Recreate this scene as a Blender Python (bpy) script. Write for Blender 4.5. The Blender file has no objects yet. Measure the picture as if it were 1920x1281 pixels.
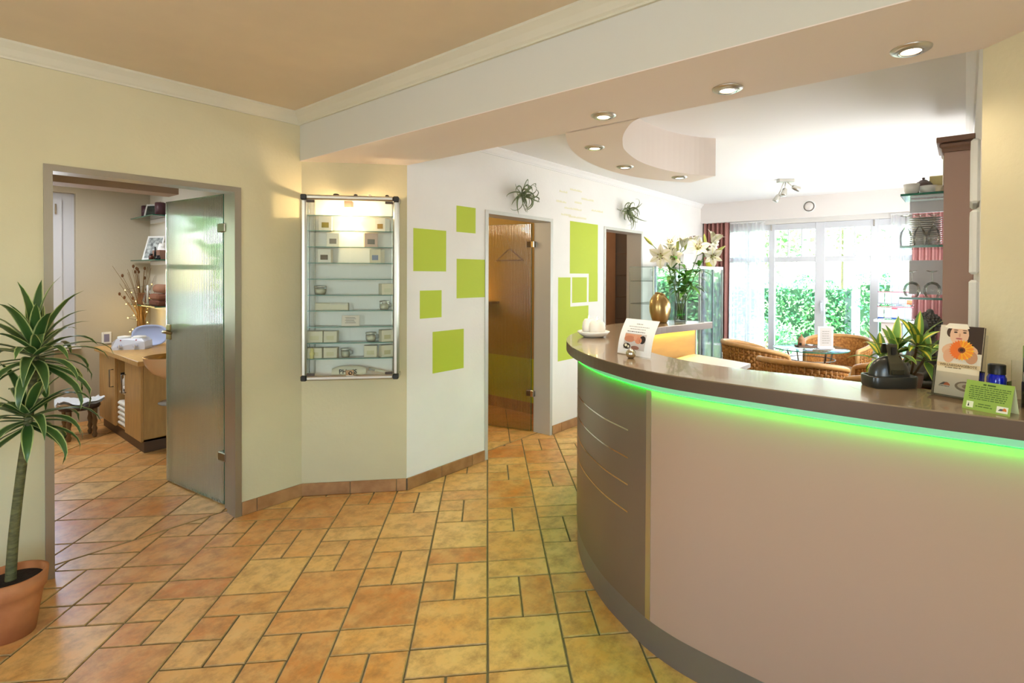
import bpy, math, random
from mathutils import Vector, Matrix
random.seed(7)
R = math.radians
PI = math.pi
C = bpy.context.scene.collection
S2 = math.sqrt(.5)

# ------------------------------------------------------------------ camera, world, light, exposure
scn = bpy.context.scene
cd = bpy.data.cameras.new('camera'); cam = bpy.data.objects.new('camera', cd); C.objects.link(cam)
cd.sensor_width = 36; cd.lens = 36 * 988.38864 / 1920
cd.shift_x = (960 - 1031.61257) / 1920; cd.shift_y = (526.2817 - 640.5) / 1920
cd.clip_start = .02; cd.clip_end = 200
W = ((.61829776, -.0056196, .78592385), (-.78592996, -.01038629, .61822829), (.00468864, -.99993027, -.01083843))
cam.matrix_world = Matrix(((W[0][0], -W[0][1], -W[0][2], 0), (W[1][0], -W[1][1], -W[1][2], 0), (W[2][0], -W[2][1], -W[2][2], 1.52), (0, 0, 0, 1)))
scn.camera = cam
scn.view_settings.view_transform = 'Standard'; scn.view_settings.look = 'None'
scn.view_settings.gamma = 1; scn.view_settings.use_curve_mapping = False
scn.view_settings.exposure = 0.45

def pix(x, y, z):                                   # where a point lands in the 1920x1281 frame (used only to sort floor tiles by size)
    d = (x, y, z - 1.52); c = [sum(W[j][i] * d[j] for j in range(3)) for i in range(3)]
    if c[2] < .1: return None
    return 1031.6 + 988.4 * c[0] / c[2], 526.3 + 988.4 * c[1] / c[2], c[2]

wd = bpy.data.worlds.new('sky'); scn.world = wd; wd.use_nodes = True
nt = wd.node_tree; bg = nt.nodes['Background']
sky = nt.nodes.new('ShaderNodeTexSky'); sky.sky_type = 'NISHITA'; sky.sun_disc = False
sky.sun_elevation = R(56); sky.sun_rotation = R(-27); sky.dust_density = .8; sky.air_density = 1.0; sky.altitude = 100
nt.links.new(sky.outputs[0], bg.inputs[0]); bg.inputs[1].default_value = 1.8

def lamp(name, kind, loc, energy, col=(1, 1, 1), rot=(0, 0, 0), parent=None, **kw):
    l = bpy.data.lights.new(name, kind); l.energy = energy; l.color = col
    for k, v in kw.items(): setattr(l, k, v)
    o = bpy.data.objects.new(name, l); C.objects.link(o); o.location = loc; o.rotation_euler = rot
    if parent: o.parent = parent
    return o
lamp('sun', 'SUN', (20, 5, 20), 20, (1, .95, .86), Vector((-.25, .50, .83)).to_track_quat('Z', 'Y').to_euler(), angle=R(2))
# area lamps added at the unseen reception windows behind the camera, topping up daylight
lamp('daylight_fill', 'AREA', (-2.9, 1.1, 1.5), 4, (.74, .9, 1), (0, R(-90), 0), shape='RECTANGLE', size=1.7, size_y=1.0)
lamp('daylight_fill', 'AREA', (-1.2, -1.5, 1.5), 12, (.76, .91, 1), (R(90), 0, 0), shape='RECTANGLE', size=2.6, size_y=1.7)
# added fill just inside the solid right wall, brightening the lounge; no window there
lamp('daylight_fill', 'AREA', (5.75, -.02, 1.55), 104, (.93, .97, 1), (R(112), 0, 0), shape='RECTANGLE', size=2.5, size_y=1.3)

# fill disk added under the treatment room ceiling; it has no fitting
lamp('treatment_fill', 'AREA', (.75, 6.1, 2.385), 15, (.92, .96, 1), (0, 0, 0), shape='DISK', size=.5)

# ------------------------------------------------------------------ materials
def lin(h):
    if isinstance(h, str):
        h = [int(h[i:i + 2], 16) / 255 for i in (0, 2, 4)]
        return tuple(c / 12.92 if c <= .04045 else ((c + .055) / 1.055) ** 2.4 for c in h) + (1,)
    return tuple(h) + (1,)
MC = {}
def mat(name, col, rough=.5, metal=0, var=0, vs=6, bump=0, bs=80, spec=.5, emis=None, es=0, trans=0, coat=0, stretch=None, col2=None, ior=1.45, rnd=0):
    if name in MC: return MC[name]
    m = bpy.data.materials.new(name); m.use_nodes = True; MC[name] = m
    t = m.node_tree; b = t.nodes['Principled BSDF']; N = t.nodes.new; L = t.links.new
    b.inputs['Base Color'].default_value = lin(col); b.inputs['Roughness'].default_value = rough
    b.inputs['Metallic'].default_value = metal; b.inputs['Specular IOR Level'].default_value = spec
    b.inputs['Transmission Weight'].default_value = trans; b.inputs['Coat Weight'].default_value = coat; b.inputs['IOR'].default_value = ior
    if emis: b.inputs['Emission Color'].default_value = lin(emis); b.inputs['Emission Strength'].default_value = es
    if var or bump:
        tc = N('ShaderNodeNewGeometry'); mp = N('ShaderNodeMapping'); L(tc.outputs['Position'], mp.inputs[0])
        if stretch: mp.inputs['Scale'].default_value = stretch
    if var:
        n = N('ShaderNodeTexNoise'); n.inputs['Scale'].default_value = vs; n.inputs['Detail'].default_value = 5; L(mp.outputs[0], n.inputs[0])
        mx = N('ShaderNodeMix'); mx.data_type = 'RGBA'
        c = lin(col); d = lin(col2) if col2 else tuple(x * (1 - var) for x in c[:3]) + (1,)
        mx.inputs[6].default_value = c; mx.inputs[7].default_value = d
        cr = N('ShaderNodeMapRange'); cr.inputs[1].default_value = .35; cr.inputs[2].default_value = .65; L(n.outputs[0], cr.inputs[0])
        L(cr.outputs[0], mx.inputs[0]); src = mx.outputs[2]
        if rnd:
            oi = N('ShaderNodeObjectInfo'); h = N('ShaderNodeHueSaturation'); mr = N('ShaderNodeMapRange'); mr.inputs[3].default_value = 1 - rnd; mr.inputs[4].default_value = 1 + rnd
            L(oi.outputs['Random'], mr.inputs[0]); L(mr.outputs[0], h.inputs['Value']); L(src, h.inputs['Color']); src = h.outputs[0]
        L(src, b.inputs['Base Color'])
    if bump:
        n2 = N('ShaderNodeTexNoise'); n2.inputs['Scale'].default_value = bs; n2.inputs['Detail'].default_value = 4; L(mp.outputs[0], n2.inputs[0])
        bp = N('ShaderNodeBump'); bp.inputs['Strength'].default_value = bump; bp.inputs['Distance'].default_value = .01; L(n2.outputs[0], bp.inputs['Height']); L(bp.outputs[0], b.inputs['Normal'])
    return m
def emit(name, col, s):
    if name in MC: return MC[name]
    m = bpy.data.materials.new(name); m.use_nodes = True; MC[name] = m
    t = m.node_tree; t.nodes.remove(t.nodes['Principled BSDF']); e = t.nodes.new('ShaderNodeEmission')
    e.inputs[0].default_value = lin(col); e.inputs[1].default_value = s; t.links.new(e.outputs[0], t.nodes['Material Output'].inputs[0]); return m
def glass(name, tint=(1, 1, 1), refl=.5, rough=0.0, frost=0, frost_col=(.8, .8, .8), back=.5):
    if name in MC: return MC[name]
    m = bpy.data.materials.new(name); m.use_nodes = True; MC[name] = m
    t = m.node_tree; t.nodes.remove(t.nodes['Principled BSDF']); N = t.nodes.new; L = t.links.new
    tr = N('ShaderNodeBsdfTransparent'); tr.inputs[0].default_value = tuple(tint) + (1,)
    gl = N('ShaderNodeBsdfGlossy'); gl.inputs['Roughness'].default_value = rough
    fr = N('ShaderNodeFresnel'); fr.inputs[0].default_value = 1.5
    mu = N('ShaderNodeMath'); mu.operation = 'MULTIPLY'; mu.inputs[1].default_value = refl * 2; L(fr.outputs[0], mu.inputs[0]); mu.use_clamp = True
    mx = N('ShaderNodeMixShader'); L(mu.outputs[0], mx.inputs[0]); L(gl.outputs[0], mx.inputs[2])
    if frost:
        df = N('ShaderNodeBsdfTranslucent'); df.inputs[0].default_value = tuple(frost_col) + (1,)
        d2 = N('ShaderNodeBsdfDiffuse'); d2.inputs[0].default_value = tuple(frost_col) + (1,)
        m0 = N('ShaderNodeMixShader'); m0.inputs[0].default_value = back; L(df.outputs[0], m0.inputs[1]); L(d2.outputs[0], m0.inputs[2])
        m1 = N('ShaderNodeMixShader'); m1.inputs[0].default_value = frost; L(tr.outputs[0], m1.inputs[1]); L(m0.outputs[0], m1.inputs[2]); L(m1.outputs[0], mx.inputs[1])
    else: L(tr.outputs[0], mx.inputs[1])
    L(mx.outputs[0], t.nodes['Material Output'].inputs[0]); return m
def leafmat(name, c1, c2, edge=.35, mid=0, rough=.4):
    """leaf with a margin (and optionally a centre stripe) of another colour, by the leaf's own UV"""
    if name in MC: return MC[name]
    m = bpy.data.materials.new(name); m.use_nodes = True; MC[name] = m
    t = m.node_tree; b = t.nodes['Principled BSDF']; N = t.nodes.new; L = t.links.new
    uv = N('ShaderNodeUVMap'); sp = N('ShaderNodeSeparateXYZ'); L(uv.outputs[0], sp.inputs[0])
    a = N('ShaderNodeMath'); a.operation = 'SUBTRACT'; a.inputs[1].default_value = .5; L(sp.outputs[0], a.inputs[0])
    ab = N('ShaderNodeMath'); ab.operation = 'ABSOLUTE'; L(a.outputs[0], ab.inputs[0])
    mr = N('ShaderNodeMapRange'); mr.inputs[1].default_value = edge; mr.inputs[2].default_value = edge + .06; L(ab.outputs[0], mr.inputs[0])
    if mid: mr.inputs[1].default_value = mid + .06; mr.inputs[2].default_value = mid
    mx = N('ShaderNodeMix'); mx.data_type = 'RGBA'; mx.inputs[6].default_value = lin(c1); mx.inputs[7].default_value = lin(c2); L(mr.outputs[0], mx.inputs[0])
    oi = N('ShaderNodeObjectInfo'); h = N('ShaderNodeHueSaturation'); m2 = N('ShaderNodeMapRange'); m2.inputs[3].default_value = .75; m2.inputs[4].default_value = 1.25
    L(oi.outputs['Random'], m2.inputs[0]); L(m2.outputs[0], h.inputs['Value']); L(mx.outputs[2], h.inputs['Color']); L(h.outputs[0], b.inputs['Base Color'])
    b.inputs['Roughness'].default_value = rough; return m

CREAM = mat('cream_plaster', 'd4c9a2', .75, bump=.12, bs=45, var=.05, vs=3)
WHITEW = mat('white_plaster', 'f0ebe4', .75, bump=.12, bs=45, var=.04, vs=3)
CEIL = mat('ceiling_paint', 'e4d2b4', .8, var=.03)
CEILW = mat('white_ceiling_paint', 'eeeae6', .8)
BEAMP = mat('beam_paint', 'd6d3c4', .75)
PELM = mat('pelmet_paint', 'e0d8d2', .7)
CORN = mat('cornice_plaster', 'd9d3ba', .6)
LIME = mat('lime_paint', 'bccb3c', .65, bump=.1, bs=45)
STEEL = mat('brushed_steel', 'a69d8e', .36, .75, bump=.06, bs=300, stretch=(1, 1, .02))
STEELD = mat('dark_steel', '8a8072', .3, 1)
CHROME = mat('chrome', 'd8d4cc', .12, 1)
BRASS = mat('aged_brass', 'a08a60', .3, 1)
ALU = mat('aluminium', 'c9c6bd', .35, 1)
BLACKP = mat('black_plastic', '1d1b19', .4)
WHITE = mat('white_lacquer', 'f2f1ee', .35)
WHITEC = mat('white_ceramic', 'f1efea', .2, coat=.3)
PAPER = mat('white_paper', 'f3f3f2', .7)
INK = mat('printed_ink', '57544e', .8)
GROUT = mat('grout', '7a6b52', .9, var=.2, vs=20)
WOODB = mat('beech_veneer', 'c79a5c', .45, var=.18, vs=5, stretch=(6, 6, 1))
WOODD = mat('dark_brown_wood', '6a4a34', .5, var=.25, vs=8)
PANE = glass('window_glass', (1, 1, 1), .35)
CLEAR = glass('clear_glass', (.96, .985, .97), .40)
GREENG = glass('green_glass', (.95, .99, .975), .35)
GEDGE = mat('glass_edge', '1f7a63', .15, trans=.3)
SHEER = glass('sheer_cloth', (1, 1, 1), .0, frost=.55, frost_col=(.97, .97, .97), back=.12)

# ------------------------------------------------------------------ mesh helpers
class MB:
    def __init__(s): s.v = []; s.f = []; s.mi = []; s.uv = {}; s.sm = []; s.cur = 0; s.smooth = False; s.x = Matrix()
    def add(s, vs, fs, smooth=None, uvs=None):
        o = len(s.v); s.v += [tuple(s.x @ Vector(p)) for p in vs]
        for k, f in enumerate(fs):
            s.f.append(tuple(i + o for i in f)); s.mi.append(s.cur); s.sm.append(s.smooth if smooth is None else smooth)
        if uvs:
            for i, u in enumerate(uvs): s.uv[o + i] = u
        return s
    def box(s, x0, x1, y0, y1, z0, z1, c=0):
        if not c:
            v = [(x, y, z) for z in (z0, z1) for y in (y0, y1) for x in (x0, x1)]
            return s.add(v, [(0, 2, 3, 1), (4, 5, 7, 6), (0, 1, 5, 4), (2, 6, 7, 3), (0, 4, 6, 2), (1, 3, 7, 5)], False)
        lo = (x0, y0, z0); hi = (x1, y1, z1); v = []; ix = {}
        for i in range(8):
            sg = ((i & 1), (i >> 1) & 1, (i >> 2) & 1)
            for a in range(3):
                p = [hi[k] - (c if k != a else 0) if sg[k] else lo[k] + (c if k != a else 0) for k in range(3)]
                ix[(sg, a)] = len(v); v.append(tuple(p))
        f = []
        def orient(q):
            ctr = [(lo[k] + hi[k]) / 2 for k in range(3)]
            P = [Vector(v[i]) for i in q]; n = (P[1] - P[0]).cross(P[2] - P[0]); m = sum(P, Vector()) / len(P) - Vector(ctr)
            return q if n.dot(m) > 0 else q[::-1]
        for a in range(3):
            b, d = [k for k in range(3) if k != a]
            for sv in (0, 1):
                q = []
                for (p1, p2) in ((0, 0), (1, 0), (1, 1), (0, 1)):
                    sg = [0, 0, 0]; sg[a] = sv; sg[b] = p1; sg[d] = p2; q.append(ix[(tuple(sg), a)])
                f.append(orient(tuple(q)))
            for p1 in (0, 1):
                for p2 in (0, 1):
                    s0 = [0, 0, 0]; s0[b] = p1; s0[d] = p2; s1 = list(s0); s1[a] = 1
                    f.append(orient((ix[(tuple(s0), b)], ix[(tuple(s1), b)], ix[(tuple(s1), d)], ix[(tuple(s0), d)])))
        for i in range(8):
            sg = ((i & 1), (i >> 1) & 1, (i >> 2) & 1); f.append(orient((ix[(sg, 0)], ix[(sg, 1)], ix[(sg, 2)])))
        return s.add(v, f, False)
    def prism(s, poly, z0, z1, smooth=False):
        if sum(poly[i][0] * poly[(i + 1) % len(poly)][1] - poly[(i + 1) % len(poly)][0] * poly[i][1] for i in range(len(poly))) < 0: poly = poly[::-1]
        n = len(poly); v = [(p[0], p[1], z0) for p in poly] + [(p[0], p[1], z1) for p in poly]
        s.add(v, [tuple(range(n))[::-1], tuple(range(n, 2 * n))], False)
        return s.add(v, [(i, (i + 1) % n, (i + 1) % n + n, i + n) for i in range(n)], smooth)
    def lathe(s, prof, n=24, c=(0, 0, 0), smooth=True, sy=1, a0=0, a1=360):
        full = abs(a1 - a0) >= 360; m = n if full else n + 1; v = []
        for r, z in prof:
            for i in range(m):
                a = R(a0 + (a1 - a0) * i / n); v.append((c[0] + r * math.cos(a), c[1] + sy * r * math.sin(a), c[2] + z))
        f = []
        for j in range(len(prof) - 1):
            for i in range(n):
                i2 = (i + 1) % m; f.append((j * m + i, j * m + i2, (j + 1) * m + i2, (j + 1) * m + i))
        return s.add(v, f, smooth)
    def tube(s, pts, r, n=8, cap=True, smooth=True, flat=1):
        P = [Vector(p) for p in pts]; rs = r if isinstance(r, (list, tuple)) else [r] * len(P)
        v = []; up = None
        for i, p in enumerate(P):
            t = (P[min(i + 1, len(P) - 1)] - P[max(i - 1, 0)])
            if t.length < 1e-9: t = Vector((0, 0, 1))
            t.normalize()
            if up is None: up = t.orthogonal().normalized()
            else:
                up = up - t * up.dot(t)
                up = up.normalized() if up.length > 1e-6 else t.orthogonal().normalized()
            w = t.cross(up)
            for k in range(n):
                a = 2 * PI * k / n; v.append(tuple(p + (up * math.cos(a) + w * (flat * math.sin(a))) * rs[i]))
        f = [(i * n + k, i * n + (k + 1) % n, (i + 1) * n + (k + 1) % n, (i + 1) * n + k) for i in range(len(P) - 1) for k in range(n)]
        if cap: f += [tuple(range(n))[::-1], tuple(range((len(P) - 1) * n, len(P) * n))]
        return s.add(v, f, smooth)
    def ball(s, c, r, n=12, m=8, sc=(1, 1, 1)):
        v = [(c[0], c[1], c[2] - r * sc[2])]; f = []
        for j in range(1, m):
            a = PI * j / m - PI / 2
            for i in range(n):
                b = 2 * PI * i / n; v.append((c[0] + r * sc[0] * math.cos(a) * math.cos(b), c[1] + r * sc[1] * math.cos(a) * math.sin(b), c[2] + r * sc[2] * math.sin(a)))
        v.append((c[0], c[1], c[2] + r * sc[2])); L = len(v) - 1
        for i in range(n):
            f.append((0, 1 + (i + 1) % n, 1 + i)); f.append((L, L - n + i, L - n + (i + 1) % n))
            for j in range(m - 2): f.append((1 + j * n + i, 1 + j * n + (i + 1) % n, 1 + (j + 1) * n + (i + 1) % n, 1 + (j + 1) * n + i))
        return s.add(v, f, True)
    def leaf(s, pts, ws, up=(0, 0, 1), fold=.18, curl=0):
        """strip along pts, half-widths ws, five points across"""
        P = [Vector(p) for p in pts]; v = []; uv = []; up = Vector(up)
        for i, p in enumerate(P):
            t = (P[min(i + 1, len(P) - 1)] - P[max(i - 1, 0)]).normalized(); w = t.cross(up)
            w = w.normalized() if w.length > 1e-4 else t.orthogonal(); nrm = w.cross(t).normalized()
            for k, q in enumerate((-1, -.5, 0, .5, 1)):
                v.append(tuple(p + w * q * ws[i] + nrm * (abs(q) * fold * ws[i]))); uv.append(((q + 1) / 2, i / (len(P) - 1)))
        f = [(i * 5 + k, i * 5 + k + 1, (i + 1) * 5 + k + 1, (i + 1) * 5 + k) for i in range(len(P) - 1) for k in range(4)]
        return s.add(v, f, True, uv)
    def poly(s, pts):
        return s.add(pts, [tuple(range(len(pts)))], False)
    def sheet(s, rows, smooth=True, closed=False):
        n = len(rows[0]); v = [p for r in rows for p in r]
        f = [(j * n + i, j * n + (i + 1) % n, (j + 1) * n + (i + 1) % n, (j + 1) * n + i) for j in range(len(rows) - 1) for i in range(n if closed else n - 1)]
        return s.add(v, f, smooth)
    def mesh(s, name, mats):
        me = bpy.data.meshes.new(name); me.from_pydata(s.v, [], s.f)
        for m in (mats if isinstance(mats, (list, tuple)) else [mats]): me.materials.append(m)
        me.polygons.foreach_set('use_smooth', s.sm); me.polygons.foreach_set('material_index', s.mi)
        if s.uv:
            l = me.uv_layers.new(name='UVMap')
            for lp in me.loops: l.data[lp.index].uv = s.uv.get(lp.vertex_index, (0, 0))
        me.update()
        return me
    def build(s, name, mats, parent=None, loc=None, kind=None):
        o = bpy.data.objects.new(name, s.mesh(name, mats)); C.objects.link(o)
        if parent: o.parent = parent
        if loc: o.location = loc
        if kind: o['kind'] = kind
        return o
def tag(o, label, cat, group=None, kind=None):
    o['label'] = label; o['category'] = cat
    if group: o['group'] = group
    if kind: o['kind'] = kind
    return o
def thing(name, label, cat, loc=(0, 0, 0), rz=0, group=None, rot=None):
    o = bpy.data.objects.new(name, None); C.objects.link(o); o.location = loc; o.rotation_euler = rot or (0, 0, rz); o.empty_display_size = .05
    return tag(o, label, cat, group)
def link(name, me, parent, loc=(0, 0, 0), rot=(0, 0, 0)):
    o = bpy.data.objects.new(name, me); C.objects.link(o); o.parent = parent; o.location = loc; o.rotation_euler = rot; return o
def struct(o): o['kind'] = 'structure'; return o
def dup(root, loc, rz=None, label=None):
    r = root.copy(); C.objects.link(r); r.location = loc
    if rz is not None: r.rotation_euler = (0, 0, rz)
    if label: r['label'] = label
    for ch in list(root.children):
        c = ch.copy(); C.objects.link(c); c.parent = r
        for g in list(ch.children):
            d = g.copy(); C.objects.link(d); d.parent = c
    return r
def spline(P, n=6, closed=False):
    P = [Vector(p) for p in P]; out = []
    m = len(P) if closed else len(P) - 1
    for i in range(m):
        a = P[i - 1] if (i > 0 or closed) else P[0]; b = P[i]; c = P[(i + 1) % len(P)]; d = P[(i + 2) % len(P)] if (closed or i + 2 < len(P)) else c
        for k in range(n):
            t = k / n; out.append(tuple(.5 * (2 * b + (c - a) * t + (2 * a - 5 * b + 4 * c - d) * t * t + (3 * b - a - 3 * c + d) * t ** 3)))
    if not closed: out.append(tuple(P[-1]))
    return out
def offset(path, d):
    out = []
    for i, p in enumerate(path):
        a = Vector(path[max(i - 1, 0)][:2]); b = Vector(path[min(i + 1, len(path) - 1)][:2]); t = (b - a).normalized()
        out.append((p[0] + t.y * d, p[1] - t.x * d))
    return out
def text_mesh(txt, size, align='CENTER', bold=0):
    cu = bpy.data.curves.new('lettering', 'FONT'); cu.body = txt; cu.size = size; cu.align_x = align; cu.resolution_u = 2; cu.offset = bold
    o = bpy.data.objects.new('tmp', cu); C.objects.link(o); dg = bpy.context.evaluated_depsgraph_get(); dg.update()
    me = bpy.data.meshes.new_from_object(o.evaluated_get(dg)); bpy.data.objects.remove(o); return me
def lettering(txt, size, m, parent, loc, rot=(PI / 2, 0, 0), align='CENTER', bold=0):
    me = text_mesh(txt, size, align, bold); me.materials.clear(); me.materials.append(m)
    return link('lettering', me, parent, loc, rot)

# ------------------------------------------------------------------ the setting
YA, YC = 3.553, 3.075
A0, A1 = .496, 1.392            # door_1 outer frame
D2 = (3.047, 3.941); D3 = (4.845, 5.712)
H1 = 2.054
w = MB().box(-3, A0, YA, 3.75, 0, 2.62); w.box(A1, 1.776, YA, 3.75, 0, 2.62); w.box(A0, A1, YA, 3.75, H1, 2.62)
wall_left = struct(w.build('wall_left', CREAM))
bA, bB = Vector((1.776, YA)), Vector((2.284, YC))
w = MB().prism([bA[:], bB[:], (2.284, 3.27), (2.0, 3.75), (1.776, 3.75)], 0, 2.62); wall_niche = struct(w.build('wall_center', CREAM))
w = MB().box(2.284, D2[0], YC, 3.275, 0, 2.6); w.box(D2[1], D3[0], YC, 3.275, 0, 2.6); w.box(D3[1], 7.95, YC, 3.275, 0, 2.6)
w.box(D2[0], D2[1], YC, 3.275, 2.05, 2.6); w.box(D3[0], D3[1], YC, 3.275, 2.05, 2.6)
wall_far = struct(w.build('wall_far', WHITEW))
struct(MB().box(2.29, 7.95, -.24, -.04, 0, 2.62).build('wall_lounge_right', WHITEW))
w = MB().prism([(2.29, -.04), (2.29 - 1.56, -1.6), (2.29 - 1.42, -1.74), (2.29, -.32)], 0, 2.62)
wall_right = struct(w.build('wall_right', mat('yellow_cream_plaster', 'e3d8b4', .75, bump=.25, bs=30, var=.05, vs=3)))
w = MB().box(-3.2, .75, -1.8, -1.6, 0, .65); w.box(-3.2, .75, -1.8, -1.6, 2.35, 2.62); w.box(-3.2, -2.1, -1.8, -1.6, .65, 2.35); w.box(-.3, .75, -1.8, -1.6, .65, 2.35)
struct(w.build('wall_back', CREAM))
w = MB().box(-3.2, -3, -1.6, 3.75, 0, .65); w.box(-3.2, -3, -1.6, 3.75, 2.35, 2.62); w.box(-3.2, -3, -1.6, .6, .65, 2.35); w.box(-3.2, -3, 1.6, 3.75, .65, 2.35)
struct(w.build('wall_side', CREAM))
struct(MB().box(-3.2, 1.77, -1.8, 3.75, 2.6, 2.75).build('ceiling', CEIL))
struct(MB().box(2.28, 7.95, -1.8, 3.27, 2.57, 2.75).build('ceiling', CEILW))
struct(MB().box(-4.6, -3.2, -3.2, 7.4, 2.62, 2.8).build('trim_8', WHITEW))['label'] = 'unseen eaves added to block the sun outside the reception windows'  # overhang invented to keep sun from entering the reception
struct(MB().box(-3.2, 7.95, 7.3, 8.7, 2.62, 2.8).build('trim_9', WHITEW))['label'] = 'unseen eaves added to block the sun outside the treatment room window'  # second invented overhang, stops a sun patch on the treatment room floor
SOFF = mat('soffit_bounce_tint', 'eee0d4', .7)  # rosier and lighter than the beam paint: bounced light put into the colour
beam = struct(MB().box(1.765, 2.286, -1.6, 3.6, 2.287, 2.7).build('trim_1', BEAMP)); MB().box(1.765, 2.286, -1.6, 3.6, 2.283, 2.287).build('beam_underside', SOFF, beam); beam['label'] = 'wide ceiling beam between the reception and the lounge'
def cornice(name, pts, z, m, sc=1):
    prof = [(0, -.078), (.012, -.078), (.012, -.068), (.02, -.06), (.035, -.035), (.05, -.02), (.058, -.012), (.058, 0), (0, 0)]
    b = MB(); n = len(pts); rows = []
    for k, p in enumerate(pts):
        a = Vector(pts[max(k - 1, 0)]); c = Vector(pts[min(k + 1, n - 1)]); d = (c - a).normalized()
        nr = Vector((d.y, -d.x)); f = 1
        if 0 < k < n - 1:
            d1 = (Vector(p) - a).normalized(); n1 = Vector((d1.y, -d1.x)); f = 1 / max(.3, nr.dot(n1))
        rows.append([(p[0] + nr.x * q[0] * f * sc, p[1] + nr.y * q[0] * f * sc, z + q[1] * sc) for q in prof])
    b.sheet(rows, False); return struct(b.build(name, m))
cornice('trim_2', [(-3, YA), (1.765, YA), (1.765, -1.6)], 2.6, CORN)
cornice('trim_3', [(2.286, YC), (7.52, YC)], 2.57, CEILW, .8)
cornice('trim_4', [(7.5, -.04), (2.286, -.04)], 2.57, CEILW, .8)

# curved soffit that grows out of the beam
so = spline([(2.28, 1.69, 0), (2.32, 1.722, 0), (2.537, 1.856, 0), (2.808, 1.968, 0), (3.157, 2.039, 0), (3.422, 2.045, 0), (3.691, 2.005, 0), (3.93, 1.905, 0), (4.118, 1.777, 0)], 5)
si = spline([(3.956, 1.508, 0), (3.804, 1.616, 0), (3.544, 1.705, 0), (3.185, 1.725, 0), (2.825, 1.642, 0), (2.619, 1.54, 0), (2.476, 1.448, 0), (2.33, 1.32, 0), (2.28, 1.24, 0)], 5)
b = MB().prism([p[:2] for p in so] + [p[:2] for p in si], 2.283, 2.575)
struct(b.build('trim_5', SOFF))['label'] = 'curved drop soffit echoing the counter below'

# --- painted squares and outline on wall_far
for x0, x1, z0, z1 in ((2.338, 2.638, 1.542, 1.848), (2.74, 2.941, 1.848, 2.05), (2.744, 3.046, 1.336, 1.641), (2.396, 2.595, 1.2, 1.402), (2.512, 2.818, .789, 1.096), (4.222, 4.724, 1.535, 2.055), (4.558, 4.726, 1.24, 1.536), (4.033, 4.233, .685, 1.496), (4.232, 4.553, .685, 1.205), (4.263, 4.522, 1.241, 1.497)):
    MB().box(x0, x1, YC - .0015, YC + .002, z0, z1).build('painted_square', LIME, wall_far)
b = MB(); rr = random.Random(3)
for x, z, l in ((4.22, 2.36, .2), (4.05, 2.32, .12), (4.42, 2.29, .2), (4.0, 2.22, .16), (4.3, 2.24, .1), (4.13, 2.17, .28), (4.6, 2.19, .22), (4.08, 2.1, .16), (4.2, 2.09, .3)):
    x1 = x
    while x1 < x + l:
        q = rr.uniform(.01, .022); b.box(x1, x1 + q, YC - .001, YC + .002, z, z + rr.choice((.012, .018, .018))); x1 += q + .006
b.build('faded_lettering', mat('pale_yellow_paint', 'e9e2bd', .7), wall_far)

# --- tiled skirting
TM = []
def tilemat(name, ramp, dark=0):
    m = mat(name, 'b57b45', .33, var=.01); t = m.node_tree; N = t.nodes.new; L = t.links.new; b = t.nodes['Principled BSDF']
    oi = N('ShaderNodeObjectInfo'); cr = N('ShaderNodeValToRGB'); L(oi.outputs['Random'], cr.inputs[0])
    e = cr.color_ramp.elements; e[0].position = 0; e[0].color = lin(ramp[0]); e[1].position = 1; e[1].color = lin(ramp[-1])
    for k, c in enumerate(ramp[1:-1]): q = e.new((k + 1) / (len(ramp) - 1)); q.color = lin(c)
    g = N('ShaderNodeNewGeometry'); n = N('ShaderNodeTexNoise'); n.inputs['Scale'].default_value = 6; n.inputs['Detail'].default_value = 7; n.inputs['Roughness'].default_value = .68; L(g.outputs['Position'], n.inputs[0])
    mr = N('ShaderNodeMapRange'); mr.inputs[1].default_value = .38; mr.inputs[2].default_value = .68; L(n.outputs[0], mr.inputs[0])
    mx = N('ShaderNodeMix'); mx.data_type = 'RGBA'; mx.blend_type = 'MIX'; L(cr.outputs[0], mx.inputs[6]); mx.inputs[7].default_value = lin('e8c486')
    s = N('ShaderNodeMath'); s.operation = 'MULTIPLY'; s.inputs[1].default_value = .55; L(mr.outputs[0], s.inputs[0]); L(s.outputs[0], mx.inputs[0])
    n2 = N('ShaderNodeTexNoise'); n2.inputs['Scale'].default_value = 11; n2.inputs['Detail'].default_value = 7; n2.inputs['Roughness'].default_value = .7; L(g.outputs['Position'], n2.inputs[0])
    m2 = N('ShaderNodeMapRange'); m2.inputs[1].default_value = .44; m2.inputs[2].default_value = .72; m2.inputs[4].default_value = .85; L(n2.outputs[0], m2.inputs[0])
    x2 = N('ShaderNodeMix'); x2.data_type = 'RGBA'; L(m2.outputs[0], x2.inputs[0]); L(mx.outputs[2], x2.inputs[6]); x2.inputs[7].default_value = lin('a5713c')
    L(x2.outputs[2], b.inputs['Base Color'])
    rr = N('ShaderNodeMapRange'); rr.inputs[3].default_value = .24; rr.inputs[4].default_value = .42; L(n.outputs[0], rr.inputs[0]); L(rr.outputs[0], b.inputs['Roughness'])
    bp = N('ShaderNodeBump'); bp.inputs['Strength'].default_value = .12; bp.inputs['Distance'].default_value = .01; L(n.outputs[0], bp.inputs['Height']); L(bp.outputs[0], b.inputs['Normal'])
    return m
TILE = tilemat('terracotta_tile', ['d4843c', 'e49e50', 'ecb468', 'da8e46', 'eab86a', 'd2823c', 'eec076', 'e09a54'])
TEDGE = mat('tile_worn_edge', 'c9a066', .5, var=.3, vs=30)
SKIRT = mat('skirting_tile', 'b88a5c', .4, var=.3, vs=9, col2='9c6d44', rnd=.12)
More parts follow.
